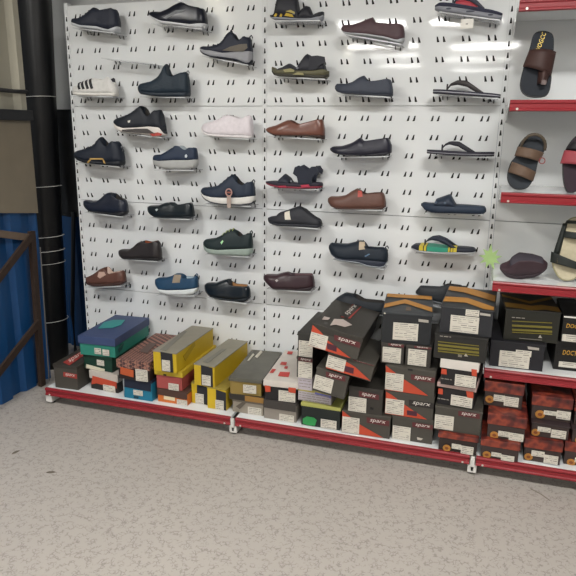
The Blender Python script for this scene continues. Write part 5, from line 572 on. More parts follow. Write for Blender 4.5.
K = {}   # number -> (kind, arguments)
def SN(n, label, upper, sole, half=.178, o=(.5, .93), **k): K[n] = ('shoe', label, upper, sole, half, o, k)
SN(1, 'black slip-on sneaker with pointed tongue at the top corner by the column', '#1d2230', '#b9bcc0', o=(.56, .93), laces=('#12141c', .28, .42, 3))
SN(2, 'glossy black running shoe with grey side streak and thin white sole, top row', '#181b26', '#c3c5c9', o=(.62, .93), rough=.3)
SN(3, 'black and brown trainer with thick grey cushioned sole and raised tongue', '#1c2130', '#8f9095', o=(.62, .9), out='#1b1e28', laces=('#14161e', .3, .5, 4), tab='#2a2d36', tongue=('#23283a', .58, .03))
SN(5, 'white sneaker with black slanted stripes on its side', '#cfcecb', '#d8d6d1', o=(.62, .93), lining='#33343a')
SN(6, 'dark teal knit sock sneaker with tall tongue tab', '#1b2935', '#1d2833', o=(.6, .92), tab='#7d8186', bump=.3)
SN(7, 'black trainer with white wedge sole and red heel', '#1b2029', '#d5cfca', o=(.56, .88), laces=('#aeb0b3', .18, .46, 5), tab='#1b2029', tongue=('#1b2029', .53, .02))
SN(8, 'pale pinkish white low sneaker', '#d5ced3', '#dedadb', o=(.58, .92), lining='#bdb6b8', laces=('#d8d2d6', .34, .5, 4))
SN(9, 'dark navy chunky sneaker with tan outlined sole window', '#19202d', '#151a22', o=(.6, .88), tab='#80848a', tongue=('#19202d', .55, .022), laces=('#0f131b', .3, .5, 4))
SN(10, 'navy knit slip-on sneaker with pale grey sole and small white heel mark', '#202d42', '#a5a6a5', o=(.5, .92), lining='#9aa3a8')
SN(11, 'navy mesh sneaker with white sole and a round tag hanging over its side', '#1f2a3b', '#d2d0cc', o=(.64, .93), out='#3a3d42', laces=('#1a2230', .38, .58, 4), tab='#2a3140', tongue=('#1a2230', .61, .02))
SN(12, 'black pointed formal slip-on shoe with raised instep, above the black driving loafer row', '#1c2230', '#15181f', .165, (.66, .93), rough=.35)
SN(13, 'black bow loafer with small silver trim on the strap', '#151e25', '#1a2128', .17, (.5, .94), rough=.3, lining='#2b3338')
SN(14, 'dark green black runner with light green mark and grey sole', '#172629', '#8d9a93', o=(.68, .92), laces=('#9aa76a', .42, .62, 4), tab='#33413f', tongue=('#6f7a52', .62, .014))
SN(15, 'dark brown lace-up derby shoe with orange brown collar', '#2a2627', '#1b1a1c', .165, (.55, .92), rough=.4, lining='#8a4a30')
SN(16, 'brown leather loafer with paper stuffing, at the lowest corner by the column', '#5b3c33', '#3f2a26', .168, (.48, .93), rough=.45, lining='#c9b3a6')
SN(17, 'blue canvas slip-on shoe with beige tongue patch and white sole', '#1c3f5c', '#ced3d5', o=(.66, .93), lining='#93a6b4', tab='#1c3f5c')
SN(18, 'glossy black driving loafer with tan lining showing', '#121b23', '#111a21', .172, (.55, .93), rough=.3, lining='#9a7048')
SN(21, 'maroon canvas loafer with grey white sole', '#4d3a3f', '#a9acb0', .172, (.53, .95), lining='#b3aeaa')
SN(22, 'grey blue moccasin loafer beside the camouflage sandal', '#373c48', '#2e323c', .172, (.54, .94), lining='#23262e')
SN(23, 'brown leather pointed formal shoe with low block heel', '#6a4338', '#352621', .162, (.42, .94), rough=.28, lining='#4b2f28')
SN(24, 'black leather driving loafer to the right of the brown pointed shoe', '#252531', '#1f1f28', .17, (.54, .94), rough=.35)
SN(26, 'brown moccasin loafer with a red tag at the tongue', '#5e4037', '#4a332d', .172, (.56, .94), rough=.45, lining='#3b2824')
SN(27, 'dark open-toe strap mule with a white patch on its strap', '#23252c', '#23262e', .17, (.64, .965), lining='#2a2b30')
SN(28, 'large black slip-on walking shoe with beige tongue label', '#141f2b', '#262c3a', .175, (.64, .94), out='#8f959b', lining='#1c2530', tab='#141f2b')
SN(29, 'dark maroon bow loafer with silver trim above the white and red box', '#38262c', '#2c2226', .17, (.55, .95), rough=.35, lining='#5c4448')
SN(30, 'black shoe half hidden behind the tilted grey box stack', '#1a2027', '#15191e', .17, (.4, .94))
SN(36, 'dark shoe poking out between the two tan banded boxes', '#22262b', '#6e7276', .115, (.55, .9))
under = {1: 'in the top corner by the column', 2: 'under the glossy running shoe of the top row', 3: 'under the grey soled trainer', 5: 'under the striped white sneaker', 6: 'under the teal sock sneaker',
 7: 'under the red heeled trainer', 8: 'under the pinkish sneaker', 9: 'under the chunky sneaker with tan outline', 10: 'under the navy slip-on with pale sole', 11: 'under the sneaker with the round tag', 12: 'under the pointed black formal slip-on',
 13: 'under the black bow loafer', 14: 'under the runner with green mark', 15: 'under the dark brown derby', 16: 'under the brown loafer at the lowest corner', 17: 'under the blue slip-on', 18: 'under the tan lined driving loafer',
 21: 'under the maroon canvas loafer', 22: 'under the grey blue moccasin', 23: 'under the brown pointed shoe', 24: 'under the black leather driving loafer', 26: 'under the moccasin with the red tag', 27: 'under the open-toe mule', 28: 'under the large walking shoe',
 29: 'under the maroon bow loafer', 30: 'behind the tilted grey boxes', 36: 'between the two tan banded boxes', 31: 'under the red lined flip-flop', 32: 'under the dark brown flip-flop', 33: 'under the plain black flip-flop',
 34: 'under the navy slide', 35: 'under the yellow and green flip-flop', 19: 'under the black and yellow sandal', 20: 'under the camouflage sandal', 25: 'under the red soled sandal'}
names = {12: 'formal_shoe', 15: 'derby_shoe', 23: 'formal_shoe', 27: 'mule', 30: 'shoe', 36: 'shoe', 28: 'slip_on_shoe', 17: 'slip_on_shoe'}
for n in (13, 16, 18, 21, 22, 24, 26, 29): names[n] = 'loafer'
for n, (kind, label, up, so, half, o, k) in K.items():
    s = Shoe(SHOES[n], half, *o)
    nm = names.get(n, 'sneaker')
    build_shoe(s, nm, label, 'shoe', 'shoes displayed on the slotted panels', up, so, **k)
    bracket(n, s, under[n])
bracket(4, None, 'with nothing on it, above the striped white sneaker')
# sandals and slippers on the panels
def flat(n, name, label, cat, half, cols):
    s = Shoe(SHOES[n], half, .5, .9, WFLAT)
    t = thing(name, label, cat, (s.d['x'], s.d['y'], s.d['z']), group='sandals and slippers on the slotted panels')
    slab(s, t, cols)
    bracket(n, s, under[n])
    s.side_y = lambda x, z: s.w(x) + .002
    return s, t
s, t = flat(31, 'flip_flop', 'black and grey flip-flop with red strap lining, top of the bay next to the shelves', 'flip-flop', .18, [(0, .55, '#85878f', 1), (.55, .85, '#26283a', 1.02), (.85, 1, '#34364a', 1.0)])
thong(s, s.acc[0][1], t, '#3b3d49'); arch_band(s, [(a, b - .012) for a, b in s.acc[0][1][1:-1]], t, '#a83b46', .72, 'strap_lining')
for f, w in ((.22, .012), (.52, .024), (.83, .012)):
    x = s.x0 + s.L * f; z = smooth_interp(s.bot, x, .004) * .6 + smooth_interp(s.top, x, .004) * .4
    z = smooth_interp(s.bot, x, .004) + .011
    bm = bmesh.new(); prism(bm, [(x + w * math.cos(2*PI*k/12), z + .0035 * math.sin(2*PI*k/12)) for k in range(12)], -s.w(x) * 1.03 - .001, -s.w(x)); link('side_groove', bm, mat('#3f414d', .7), t)
s, t = flat(32, 'flip_flop', 'dark brown flip-flop with pale striped sole just above the panel seam', 'flip-flop', .18, [(0, .35, '#2b2b35', 1), (.35, .6, '#9a9aa2', 1.01), (.6, 1, '#2c2c38', 1)])
thong(s, s.acc[0][1], t, '#3a3637')
s, t = flat(33, 'flip_flop', 'plain black flip-flop with thin pale sole line below the panel seam', 'flip-flop', .18, [(0, .35, '#26262e', 1), (.35, .55, '#85858c', 1.01), (.55, 1, '#282833', 1)])
thong(s, s.acc[0][1], t, '#20212a')
s, t = flat(34, 'slide', 'navy rubber slide with broad studded strap', 'slide', .18, [(0, 1, '#232f40', 1)])
arch_band(s, s.acc[0][1], t, '#202b3b', .99)
for f in (.24, .38):
    x = s.x0 + s.L * f; bm = bmesh.new(); disc(bm, x, smooth_interp(s.top, x, .003) + .012, -s.w(x) * .98, .006, .008); link('stud', bm, mat('#4a5768', .5), t)
s, t = flat(35, 'flip_flop', 'black flip-flop with yellow and green footbed', 'flip-flop', .18, [(0, .3, '#a9abad', 1), (.3, 1, '#232733', 1.0)])
thong(s, s.acc[0][1], t, '#1d2433')
for a, b, c in ((.14, .2, '#c2b13a'), (.215, .25, '#c2b13a'), (.26, .58, '#2f8a72'), (.585, .61, '#c2b13a'), (.625, .655, '#c2b13a'), (.665, .715, '#c2b13a')):
    xs = [s.x0 + s.L * (a + (b - a) * i / 6) for i in range(7)]
    bm = bmesh.new(); top = [(x, smooth_interp(s.top, x, .003) + .0015) for x in xs]; bot = [(x, smooth_interp(s.bot, x, .003) + .35 * (smooth_interp(s.top, x, .003) - smooth_interp(s.bot, x, .003))) for x in xs]
    A = [[bm.verts.new((x, -s.w(x) * 1.02 - .0015, zb)), bm.verts.new((x, -s.w(x) * 1.02 - .0015, z)), bm.verts.new((x, s.w(x) * .98, z)), bm.verts.new((x, s.w(x) * .98, zb))] for (x, z), (_, zb) in zip(top, bot)]
    for P, Q in zip(A, A[1:]):
        for j in range(4): bm.faces.new((P[j], P[(j+1) % 4], Q[(j+1) % 4], Q[j]))
    bm.faces.new(A[0]); bm.faces.new(A[-1]); link('colour_band', bm, mat(c, .6), t)
for n, nm, lb, cols, sc in ((19, 'sandal', 'tall black strap sandal with yellow sole marks beside the centre upright, top row', [(0, .4, '#8c8f96', 1), (.4, 1, '#22252c', 1)], '#23242b'),
                            (20, 'sandal', 'camouflage olive and black strap sandal', [(0, .35, '#3b3a33', 1), (.35, 1, '#5d5a45', 1)], '#26272f'),
                            (25, 'sandal', 'navy strap sandal with red patched sole and open ankle straps', [(0, .4, '#7c2c3c', 1), (.4, 1, '#2a2733', 1)], '#1d2230')):
    s, t = flat(n, nm, lb, 'sandal', .178, cols)
    k = 0
    for a in s.acc:
        if a[0] == 'arch':
            arch_band(s, a[1], t, sc if k != 2 else '#2c2d35', .95 - .05 * k); k += 1
        else:
            vert = a[2] == '#1d2230'
            side_plate(s, a[1], a[2], t, True if vert else False, 'ankle_strap' if vert else 'side_patch', .004)
    bm = bmesh.new(); x = s.x0 + s.L * .42
    disc(bm, s.x0 + s.L * .5, smooth_interp(s.top, s.x0 + s.L * .5, .003) + .012, -s.w(x) * 1.02, .006, .003); link('buckle', bm, mat('#6f7178', .35, .5), t)
# price card and hanging tags
t = thing('price_card', 'small white price card hanging below the red lined flip-flop', 'card', (.985, -.122, 1.985))
bm = bmesh.new(); box(bm, 0, .055, -.0015, .0005, 0, .04); link('card', bm, mat('#d9d6cf', .6), t)
bm = bmesh.new(); box(bm, .022, .032, -.0022, -.0015, .017, .021); link('print', bm, mat('#5a5650', .6), t)
t = thing('shoe_tag', 'round pinkish tag with hanging strip on the navy mesh sneaker', 'tag', (-.148, -.152, 1.125))
bm = bmesh.new()
for k in range(24):
    pass
n = 20; A = [[bm.verts.new((math.cos(2*PI*i/n) * r, y, .082 + math.sin(2*PI*i/n) * r * 1.1)) for r, y in ((.014, 0), (.02, 0), (.02, .003), (.014, .003))] for i in range(n)]
for i in range(n):
    for j in range(4): bm.faces.new((A[i][j], A[i][(j+1) % 4], A[(i+1) % n][(j+1) % 4], A[(i+1) % n][j]))
link('tag_ring', bm, mat('#b08a80', .5), t)
bm = bmesh.new(); box(bm, -.012, .012, 0, .003, .078, .086); link('tag_bar', bm, mat('#8f5a50', .5), t)
bm = bmesh.new(); box(bm, -.011, .012, 0, .0025, 0, .062); link('tag_strip', bm, mat('#a3938a', .5), t)

# ---------------------------------------------------------------- footwear leaning upright on the wall shelves
def spline(P, n=6):
    out = []; N = len(P)
    for i in range(N):
        p0, p1, p2, p3 = [Vector(P[(i + k) % N]) for k in (-1, 0, 1, 2)]
        for j in range(n):
            u = j / n
            out.append(.5 * ((2 * p1) + (p2 - p0) * u + (2 * p0 - 5 * p1 + 4 * p2 - p3) * u * u + (3 * p1 - p0 - 3 * p2 + p3) * u ** 3))
    return out
def upright(name, label, cat, x, z, outline, thick, side, bed, straps, lean=.14, y=-.30, grp='sandals standing on the wall shelves'):
    sc_ = (3.2146 + y + .02) / (3.2146 - .06)
    x = 1.169 + (x - 1.169) * sc_
    t = thing(name, label, cat, (x, y, z), (-lean, 0, 0), grp); t.scale = (sc_,) * 3
    P = [(p.x, p.y) for p in spline([(a, b) for a, b in outline])]
    bm = bmesh.new(); prism(bm, P, -thick, 0); link('outsole', bm, mat(side, .6), t)
    cx = sum(p[0] for p in P) / len(P); cz = sum(p[1] for p in P) / len(P)
    Q = [(cx + (a - cx) * .93, cz + (b - cz) * .965) for a, b in P]
    bm = bmesh.new(); prism(bm, Q, -thick - .003, -thick); link('footbed', bm, mat(bed, .75, 0, .2, 50), t)
    for nm, quad, bulge, col in straps:
        bl, br, tr, tl = quad; n, m = 14, 5; bm = bmesh.new(); G = []; H = []
        for i in range(n + 1):
            u = i / n; g = []; h = []
            for j in range(m + 1):
                v = j / m
                xx = (bl[0] * (1-u) + br[0] * u) * (1-v) + (tl[0] * (1-u) + tr[0] * u) * v
                zz = (bl[1] * (1-u) + br[1] * u) * (1-v) + (tl[1] * (1-u) + tr[1] * u) * v
                b = bulge * math.sin(PI * u) ** .7
                yy = -thick - b if b > 0 else -thick
                g.append(bm.verts.new((xx, yy - .003, zz))); h.append(bm.verts.new((xx, yy + .0015, zz)))
            G.append(g); H.append(h)
        for i in range(n):
            for j in range(m):
                bm.faces.new((G[i][j], G[i+1][j], G[i+1][j+1], G[i][j+1])); bm.faces.new((H[i][j], H[i][j+1], H[i+1][j+1], H[i+1][j]))
            bm.faces.new((G[i][0], H[i][0], H[i+1][0], G[i+1][0])); bm.faces.new((G[i][m], G[i+1][m], H[i+1][m], H[i][m]))
        for e in (0, n):
            for j in range(m): bm.faces.new((G[e][j], G[e][j+1], H[e][j+1], H[e][j]))
        link(nm, bm, mat(col, .6, 0, .2, 40), t, smooth=True)
    return t
GOLD = mat('#b8a14a', .4, .3)
def glyphs(text, quad, m, parent, off, name='lettering', face='F', depth=.0006):
    """real letters laid into the quad (bl, br, tr, tl) of a face given in local (a, b) coordinates"""
    cu = bpy.data.curves.new('letters', 'FONT'); cu.body = text; cu.size = 1; cu.resolution_u = 2; cu.offset = .0; cu.shear = .3
    o = bpy.data.objects.new('letters', cu); C.objects.link(o)
    dg = bpy.context.evaluated_depsgraph_get(); me = bpy.data.meshes.new_from_object(o.evaluated_get(dg))
    bpy.data.objects.remove(o); bpy.data.curves.remove(cu)
    bm = bmesh.new(); bm.from_mesh(me); bpy.data.meshes.remove(me)
    xs = [v.co.x for v in bm.verts]; ys = [v.co.y for v in bm.verts]
    x0, x1, y0, y1 = min(xs), max(xs), min(ys), max(ys)
    bl, br, tr, tl = quad
    for v in bm.verts:
        u = (v.co.x - x0) / (x1 - x0); w = (v.co.y - y0) / (y1 - y0)
        a = (bl[0] * (1-u) + br[0] * u) * (1-w) + (tl[0] * (1-u) + tr[0] * u) * w
        b = (bl[1] * (1-u) + br[1] * u) * (1-w) + (tl[1] * (1-u) + tr[1] * u) * w
        v.co = off(a, b)
    me = bpy.data.meshes.new(name); bm.to_mesh(me); bm.free(); me.materials.append(m)
    o = bpy.data.objects.new(name, me); C.objects.link(o); o.parent = parent
    return o
def rel(P, x, z): return [(a - x, b - z) for a, b in P]
o37 = rel([(1.264, 1.764), (1.271, 1.84), (1.289, 1.921), (1.3, 1.981), (1.325, 1.998), (1.36, 1.995), (1.384, 1.975), (1.391, 1.918), (1.388, 1.846), (1.394, 1.786), (1.386, 1.726), (1.345, 1.712), (1.291, 1.722)], 1.33, 1.70)
t = upright('slide', 'black slide with maroon strap and gold lettering standing on its toe', 'slide', 1.33, 1.664, o37, .022, '#14161b', '#1c2129',
    [('strap', rel([(1.268, 1.845), (1.392, 1.80), (1.402, 1.905), (1.288, 1.915)], 1.33, 1.70), .038, '#3a2420'), ('strap', rel([(1.335, 1.765), (1.375, 1.765), (1.385, 1.812), (1.335, 1.825)], 1.33, 1.70), .034, '#3a2420')])
glyphs('VOGCC', [(.005, .215), (.031, .290), (.013, .297), (-.013, .222)][0:1] + [(.024, .288), (.006, .294), (-.013, .22)], GOLD, t, lambda a, b: Vector((a, -.0256, b)))
bm = bmesh.new(); prism(bm, [(.02, .058), (.04, .056), (.042, .076), (.022, .078)], -.062, -.058); link('buckle', bm, mat('#4a3430', .4), t)
o38 = [(a, b * .93) for a, b in rel([(1.247, 1.364), (1.254, 1.433), (1.277, 1.475), (1.283, 1.521), (1.308, 1.562), (1.355, 1.578), (1.395, 1.555), (1.405, 1.515), (1.379, 1.459), (1.369, 1.387), (1.346, 1.322), (1.305, 1.306), (1.268, 1.320)], 1.33, 1.305)]
t = upright('sandal', 'dark sandal with brown straps standing upright on the shelf below the slide', 'sandal', 1.33, 1.288, o38, .022, '#1f2022', '#252a30',
    [('strap', rel([(1.248, 1.385), (1.362, 1.345), (1.372, 1.388), (1.262, 1.433)], 1.33, 1.305), .036, '#5d4a3c'), ('strap', rel([(1.27, 1.46), (1.382, 1.435), (1.398, 1.477), (1.28, 1.503)], 1.33, 1.305), .04, '#5d4a3c')])
bm = bmesh.new(); pts = [Vector((.0 + .052 * math.cos(a), -.03 - .035 * math.sin(max(0, a) * 1.0), .195 + .054 * math.sin(a))) for a in [-.25 + k * (PI + .5) / 14 for k in range(15)]]
tube(bm, [p + Vector((.018, 0, 0)) for p in pts], .007, 8); link('heel_strap', bm, mat('#4f463a', .6), t, smooth=True)
bm = bmesh.new(); ring(bm, (0, 0, 0), .013, .002); o = link('hang_tag', bm, mat('#9a4a48', .5), t, (.062, -.032, .135), (PI / 2, 0, .2), True)
o39 = [(0, .13), (.01, .2), (.05, .255), (.1, .245), (.12, .19), (.105, .12), (.1, .05), (.065, .0), (.03, .0), (.01, .05)]
upright('sandal', 'black sandal with pinkish red straps cut off by the photo edge', 'sandal', 1.482, 1.288, o39, .024, '#1b171c', '#2a1c26',
    [('strap', [(-.012, .125), (.12, .115), (.125, .165), (.0, .185)], .035, '#903c44'), ('strap', [(.005, .19), (.12, .18), (.11, .215), (.03, .225)], .03, '#1d1a1e')])
o41 = [(.0, .09), (.02, .18), (.035, .26), (.07, .30), (.125, .30), (.15, .26), (.15, .18), (.145, .1), (.125, .03), (.075, .0), (.03, .02)]
t = upright('sandal', 'black strap sandal with beige footbed and gold buckle at the photo edge', 'sandal', 1.485, .899, o41, .022, '#8f8a6c', '#b6ad93',
    [('strap', [(-.008, .085), (.15, .05), (.155, .075), (-.008, .135)], .036, '#1c211f'), ('strap', [(.03, .205), (.155, .195), (.155, .225), (.035, .235)], .036, '#1c211f'), ('strap', [(.0, .12), (.03, .12), (.05, .27), (.03, .27)], .012, '#1c211f'), ('strap', [(.04, .27), (.14, .27), (.14, .285), (.045, .285)], .03, '#1c211f')])
bm = bmesh.new(); prism(bm, [(.02, .085), (.036, .083), (.037, .108), (.021, .11)], -.048, -.044); o = link('buckle', bm, mat('#c2a95a', .3, .5), t)
# small purple mule lying on the shelf
s = Shoe(SHOES[40], .22, .2, .92); s.d = dict(s.d); s.d['z'] = .900
mule = build_shoe(s, 'mule', 'small purple brown slipper lying on the shelf beside the green star tag', 'slipper', None, '#3a2a30', '#2c2127', lining='#47424a')
mule.rotation_euler = (.45, 0, 0); mule.location.z += .012; mule.location.y -= .03
# green starburst tag
bm = bmesh.new()
P = []
for k in range(18):
    a = 2 * PI * k / 18 + .2; r = (.055 if k % 2 == 0 else .027) * (1.25 if k in (4, 5, 14) else 1)
    P.append((1.205 + r * math.cos(a), .95 + r * math.sin(a)))
prism(bm, P, -.1512, -.15)
tag(link('star_tag', bm, mat('#9cb97a', .5)), 'bright green starburst price tag at the shelf end by the upright', 'tag')

# ---------------------------------------------------------------- shoe boxes
STICK = mat('#c9c4b8', .55, 0, .03, 40); PRINT = mat('#6f6a66', .6); PRINT2 = mat('#4f4b48', .6)
CHK = checker_mat('#93695a', '#452f30', 62)
ART = blotch_mat(['#331817', '#5c2420', '#8c3d2a', '#622620', '#3a1f1d'], 15)
def off(face, o, over):
    w, h = o['w'], o['h']
    if face == 'F': return lambda e: (lambda a, b: Vector((a, -over - e, b)))
    if face == 'T': return lambda e: (lambda a, b: Vector((a, b, h + over * .5 + e)))
    return lambda e: (lambda a, b: Vector((w + over + e, a, b)))
def flatpoly(poly, f, m, name, parent):
    bm = bmesh.new(); n = len(poly)
    A = [bm.verts.new(f(.0012)(a, b)) for a, b in poly]; B = [bm.verts.new(f(-.0004)(a, b)) for a, b in poly]
    bm.faces.new(A)
    for i in range(n): bm.faces.new((A[i], A[(i+1) % n], B[(i+1) % n], B[i]))
    return link(name, bm, m, parent)
def clip(poly, x0, x1, z0, z1):
    return [(min(max(a, x0), x1), min(max(b, z0), z1)) for a, b in poly]
def shoebox(key, label, body, lid=None, lidh=.2, over=.003, group='shoe boxes stacked on the base shelves', lidm=None, bodym=None, name='shoe_box', rough=.5, gap=.0, toponly=False):
    o = BOXES[key]; w, h, d = o['w'], o['h'], o['d']
    t = thing(name, label, 'box', (o['x'], o['y'], o['z']), (0, math.radians(-o['roll']), math.radians(o['yaw'])), group)
    bm = bmesh.new(); box(bm, .0015, w - .0015, .001, d - .001, .0004, h - .002, .0015)
    link('body', bm, bodym or mat(body, rough, 0, .1, 20), t)
    lz = h * (1 - lidh)
    bm = bmesh.new()
    box(bm, -over, w + over, -over, d + .0, lz, h, .0018)
    lo = link('lid', bm, lidm or mat(lid or body, rough, 0, .1, 20), t)
    for di, dc in enumerate(o['dec']):
        k, face = dc[0], dc[1]
        f = off(face, o, over + .0005 * di)
        lim = (.002, w - .002, .002, h - .001) if face == 'F' else ((.002, w - .002, .002, d - .004) if face == 'T' else (.002, d - .004, .002, h - .001))
        if k == 'st':
            x0, z0, x1, z1 = dc[2]; P = clip([(x0, z0), (x1, z0), (x1, z1), (x0, z1)], *lim)
            st = flatpoly(P, lambda e: f(e + .0006), STICK, 'sticker', t)
            x0, z0, x1, z1 = P[0][0], P[0][1], P[2][0], P[2][1]; rr = random.Random(hash(key) % 1000 if False else len(key) * 7 + int(x0 * 1000))
            bm = bmesh.new(); nl = max(3, int((z1 - z0) / .009))
            for i in range(nl):
                zc = z1 - (z1 - z0) * (i + .7) / (nl + .4); xa = x0 + (x1 - x0) * .08
                while xa < x1 - (x1 - x0) * .12:
                    ln = min((x1 - x0) * rr.uniform(.1, .4), x1 - (x1 - x0) * .07 - xa)
                    if rr.random() < .8:
                        hh = (z1 - z0) / nl * rr.choice((.14, .2, .3)) * .5
                        vs = [bm.verts.new(f(.0021)(a, b)) for a, b in ((xa, zc - hh), (xa + ln, zc - hh), (xa + ln, zc + hh), (xa, zc + hh))]; bm.faces.new(vs)
                    xa += ln + (x1 - x0) * .05
            link('print', bm, PRINT, st)
        elif k == 'ln':
            x0, z0, x1, z1 = dc[2]; bm = bmesh.new(); nl = max(1, int((z1 - z0) / .012)); rr = random.Random(3)
            for i in range(nl):
                zc = z1 - (z1 - z0) * (i + .5) / nl; xa = x0
                while xa < x1 - .004:
                    ln = min(rr.uniform(.008, .03), x1 - xa)
                    vs = [bm.verts.new(f(.0008)(a, b)) for a, b in ((xa, zc - .002), (xa + ln, zc - .002), (xa + ln, zc + .002), (xa, zc + .002))]; bm.faces.new(vs); xa += ln + .004
            link('print', bm, mat('#8f8880', .6), t)
        elif k == 'pl':
            flatpoly(clip(dc[2], *lim), f, mat(dc[3], .55, 0, .06), 'panel_print', t)
        elif k == 'dc':
            cx, cz, r = dc[2]
            P = clip([(cx + r * math.cos(2*PI*i/18), cz + r * .95 * math.sin(2*PI*i/18)) for i in range(18)], *lim)
            sl = flatpoly(P, f, mat(dc[3], .4, .2, .3, 90), 'seal', t)
            bm = bmesh.new(); P2 = [f(.002)(cx + r * .5 * math.cos(2*PI*i/10), cz + r * .4 * math.sin(2*PI*i/10)) for i in range(10)]; bm.faces.new([bm.verts.new(p) for p in P2]); link('seal_print', bm, mat('#7a4424', .5), sl)
        elif k == 'txt':
            text, q, bg = dc[2], dc[3], dc[4]; fg = dc[5] if len(dc) > 5 else '#d8d2ca'
            bl, br, tr, tl = [Vector(p) for p in q]
            c = (bl + br + tr + tl) / 4
            Q = [(c + (v - c) * 1.25) for v in (bl, br, tr, tl)]; Q = clip([(v.x, v.y) for v in Q], *lim)
            lg = flatpoly(Q, f, mat(bg, .5), 'logo', t)
            glyphs(text, clip([tuple(c + (v - c) * .88) for v in (bl, br, tr, tl)], *lim), mat(fg, .5, 0, .02), lg, f(.0019), 'lettering')
    return t, lo, o
G_ = '#45423c'
shoebox('A1', 'lone dark grey lettered box at the shelf end by the column, lid ajar', G_, '#37342f', .14, .002)
shoebox('A2', 'black box with red and white lid at the bottom under the dark green box', '#25211f', '#bdb5ac', .42)
shoebox('A3', 'dark green box with a cream band, between the green-blue box and the red-white one', '#15362a', '#123024', .2, .001)
t, lo, o = shoebox('A4', 'sea green box with a navy lid bearing a teal leaf mark', '#2d7c6c', '#3a486c', .4, .005)
shoebox('B1', 'bright teal box with a dark upper half under the diamond patterned box', '#1a6f8c', '#1b2233', .12, .001)
shoebox('B2', 'brown diamond patterned lid box with an orange and a white label', '#2a211f', None, .42, .005, lidm=CHK)
shoebox('C1', 'orange box with a brown top at the bottom below the pinkish red box', '#c2682a', '#4a342c', .14, .001)
shoebox('C2', 'pinkish red box with yellow lid under the long yellow grey box', '#9c4a47', '#c0a630', .3, .006)
shoebox('C3', 'long yellow box with grey top lying highest beside the patterned box', '#c0a322', '#8a8577', .05, .0008)
shoebox('D1', 'small yellow and black box at the bottom next to the orange box', '#c4a624', '#8f7f3a', .05, .0008)
shoebox('D2', 'small yellow and black box at the bottom next to the grey printed box', '#c4a624', '#8f7f3a', .05, .0008)
shoebox('D3', 'long yellow grey box resting on the two small yellow boxes', '#bfa124', '#858173', .05, .0008)
shoebox('E1', 'pale grey printed box at the bottom under the khaki box', '#8b8376', '#5f584e', .14, .001)
shoebox('E2', 'grey box with dark upper band at the bottom under the white and red lid', '#857e75', '#3d3936', .12, .001)
shoebox('E3', 'flat dark box with tan corner between the khaki and pale grey boxes', '#2f2b26', None, .3, .0005)
shoebox('E4', 'khaki box with shiny grey lid and silver swash', '#86713a', None, .2, .005, lidm=mat('#55534a', .25, 0, .3, 14))
shoebox('E5', 'black box with white lid printed with red patches', '#1f1d1f', '#c9c2ba', .3, .006)
shoebox('F1', 'black box with green emblem and yellow green tape, bottom of the leaning stack', '#1c2220', '#a3a35a', .14, .002)
shoebox('F2', 'lavender white printed box under the leaning grey boxes', '#b6aeb6', '#a9a05a', .12, .0005)
shoebox('F2b', 'narrow pale printed carton squeezed under the labelled dark cartons', '#b9b0b8', None, .12, .0005)
shoebox('F3', 'tilted grey box with a large label above the lavender box', G_, None, .12, .0008)
shoebox('F6', 'narrow dark grey carton with label and small logo strip above the pale carton', G_, None, .12, .0008)
shoebox('F5', 'narrow dark carton with label directly under the topmost tilted box', '#33322f', None, .12, .0008)
shoebox('F10', 'grey orange box at the bottom of the middle stack beside the green emblem box', G_, None, .12, .0008)
shoebox('F9', 'plain grey box with label in the middle stack, below the second tilted box', '#34312d', None, .12, .0008)
shoebox('F8', 'second tilted grey orange box just under the topmost tilted one', G_, None, .12, .0008)
t, lo, o = shoebox('F7', 'topmost tilted grey orange box with lettering and a silver shoe picture on its lid', G_, '#35322d', .3, .002)
shoebox('G1', 'grey box with white label at the bottom below the two grey orange boxes', G_, None, .12, .0008)
shoebox('G2', 'lower of the two straight grey orange boxes under the narrow labelled boxes', G_, None, .12, .0008)
shoebox('G3', 'upper of the two straight grey orange boxes under the narrow labelled boxes', G_, None, .12, .0008)
shoebox('G4a', 'narrow grey carton under the tan banded box, nearer the tilted stack', '#393632', None, .12, .0008)
shoebox('G4b', 'narrow grey carton under the tan banded box, nearer the olive striped box', '#393632', None, .12, .0008)
def chevrons(t, o, bands, col='#a9752f'):
    """tan bands laid over lid top as bent strips, (v at left, peak, right) as depth fractions"""
    w, h, d = o['w'], o['h'], o['d']
    for pts, th in bands:
        n = 24; bm = bmesh.new(); A = []; B = []
        for i in range(n + 1):
            u = i / n; x = .002 + (w - .004) * u; y = interp(pts, u) * d
            A.append(bm.verts.new((x, max(.002, y - th / 2 * d), h + .0036))); B.append(bm.verts.new((x, min(d - .003, y + th / 2 * d), h + .0036)))
        for i in range(n): bm.faces.new((A[i], A[i+1], B[i+1], B[i]))
        link('tan_band', bm, mat(col, .55), t)
t, lo, o = shoebox('G5', 'large dark box with tan bands on its lid on the two narrow cartons', '#232528', '#34373a', .05, .003)
chevrons(lo, o, [([(0, .28), (.42, .6), (1, .24)], .22), ([(0, .88), (1, .88)], .2)], '#b07c38')
bm = bmesh.new(); box(bm, o['w'] * .46, o['w'] * .56, o['d'] * .12, o['d'] * .3, o['h'] + .003, o['h'] + .0038); link('emblem', bm, mat('#6a5a4c', .6), lo)
shoebox('H1', 'gold seal box lying below the grey lettered box, left of the shelf joint', '#2e2523', None, .26, .004, lidm=ART)
shoebox('H2', 'grey lettered box on the gold seal box beside the shelf joint', G_, None, .12, .0008)
shoebox('H3', 'lower black box with pinkish white lid and red corners', '#1e1c1e', '#c5aaa4', .2, .005)
shoebox('H4', 'upper black box with white lid and red corners under the olive striped box', '#1e1c1e', '#cdc7c0', .34, .005)
shoebox('H5', 'dark box with olive stripes between the white lid and the tan banded box', '#22211f', None, .08, .0008)
t, lo, o = shoebox('H6', 'large dark tan banded box on top of the stack touching the shelf end', '#26272b', '#37383a', .05, .003)
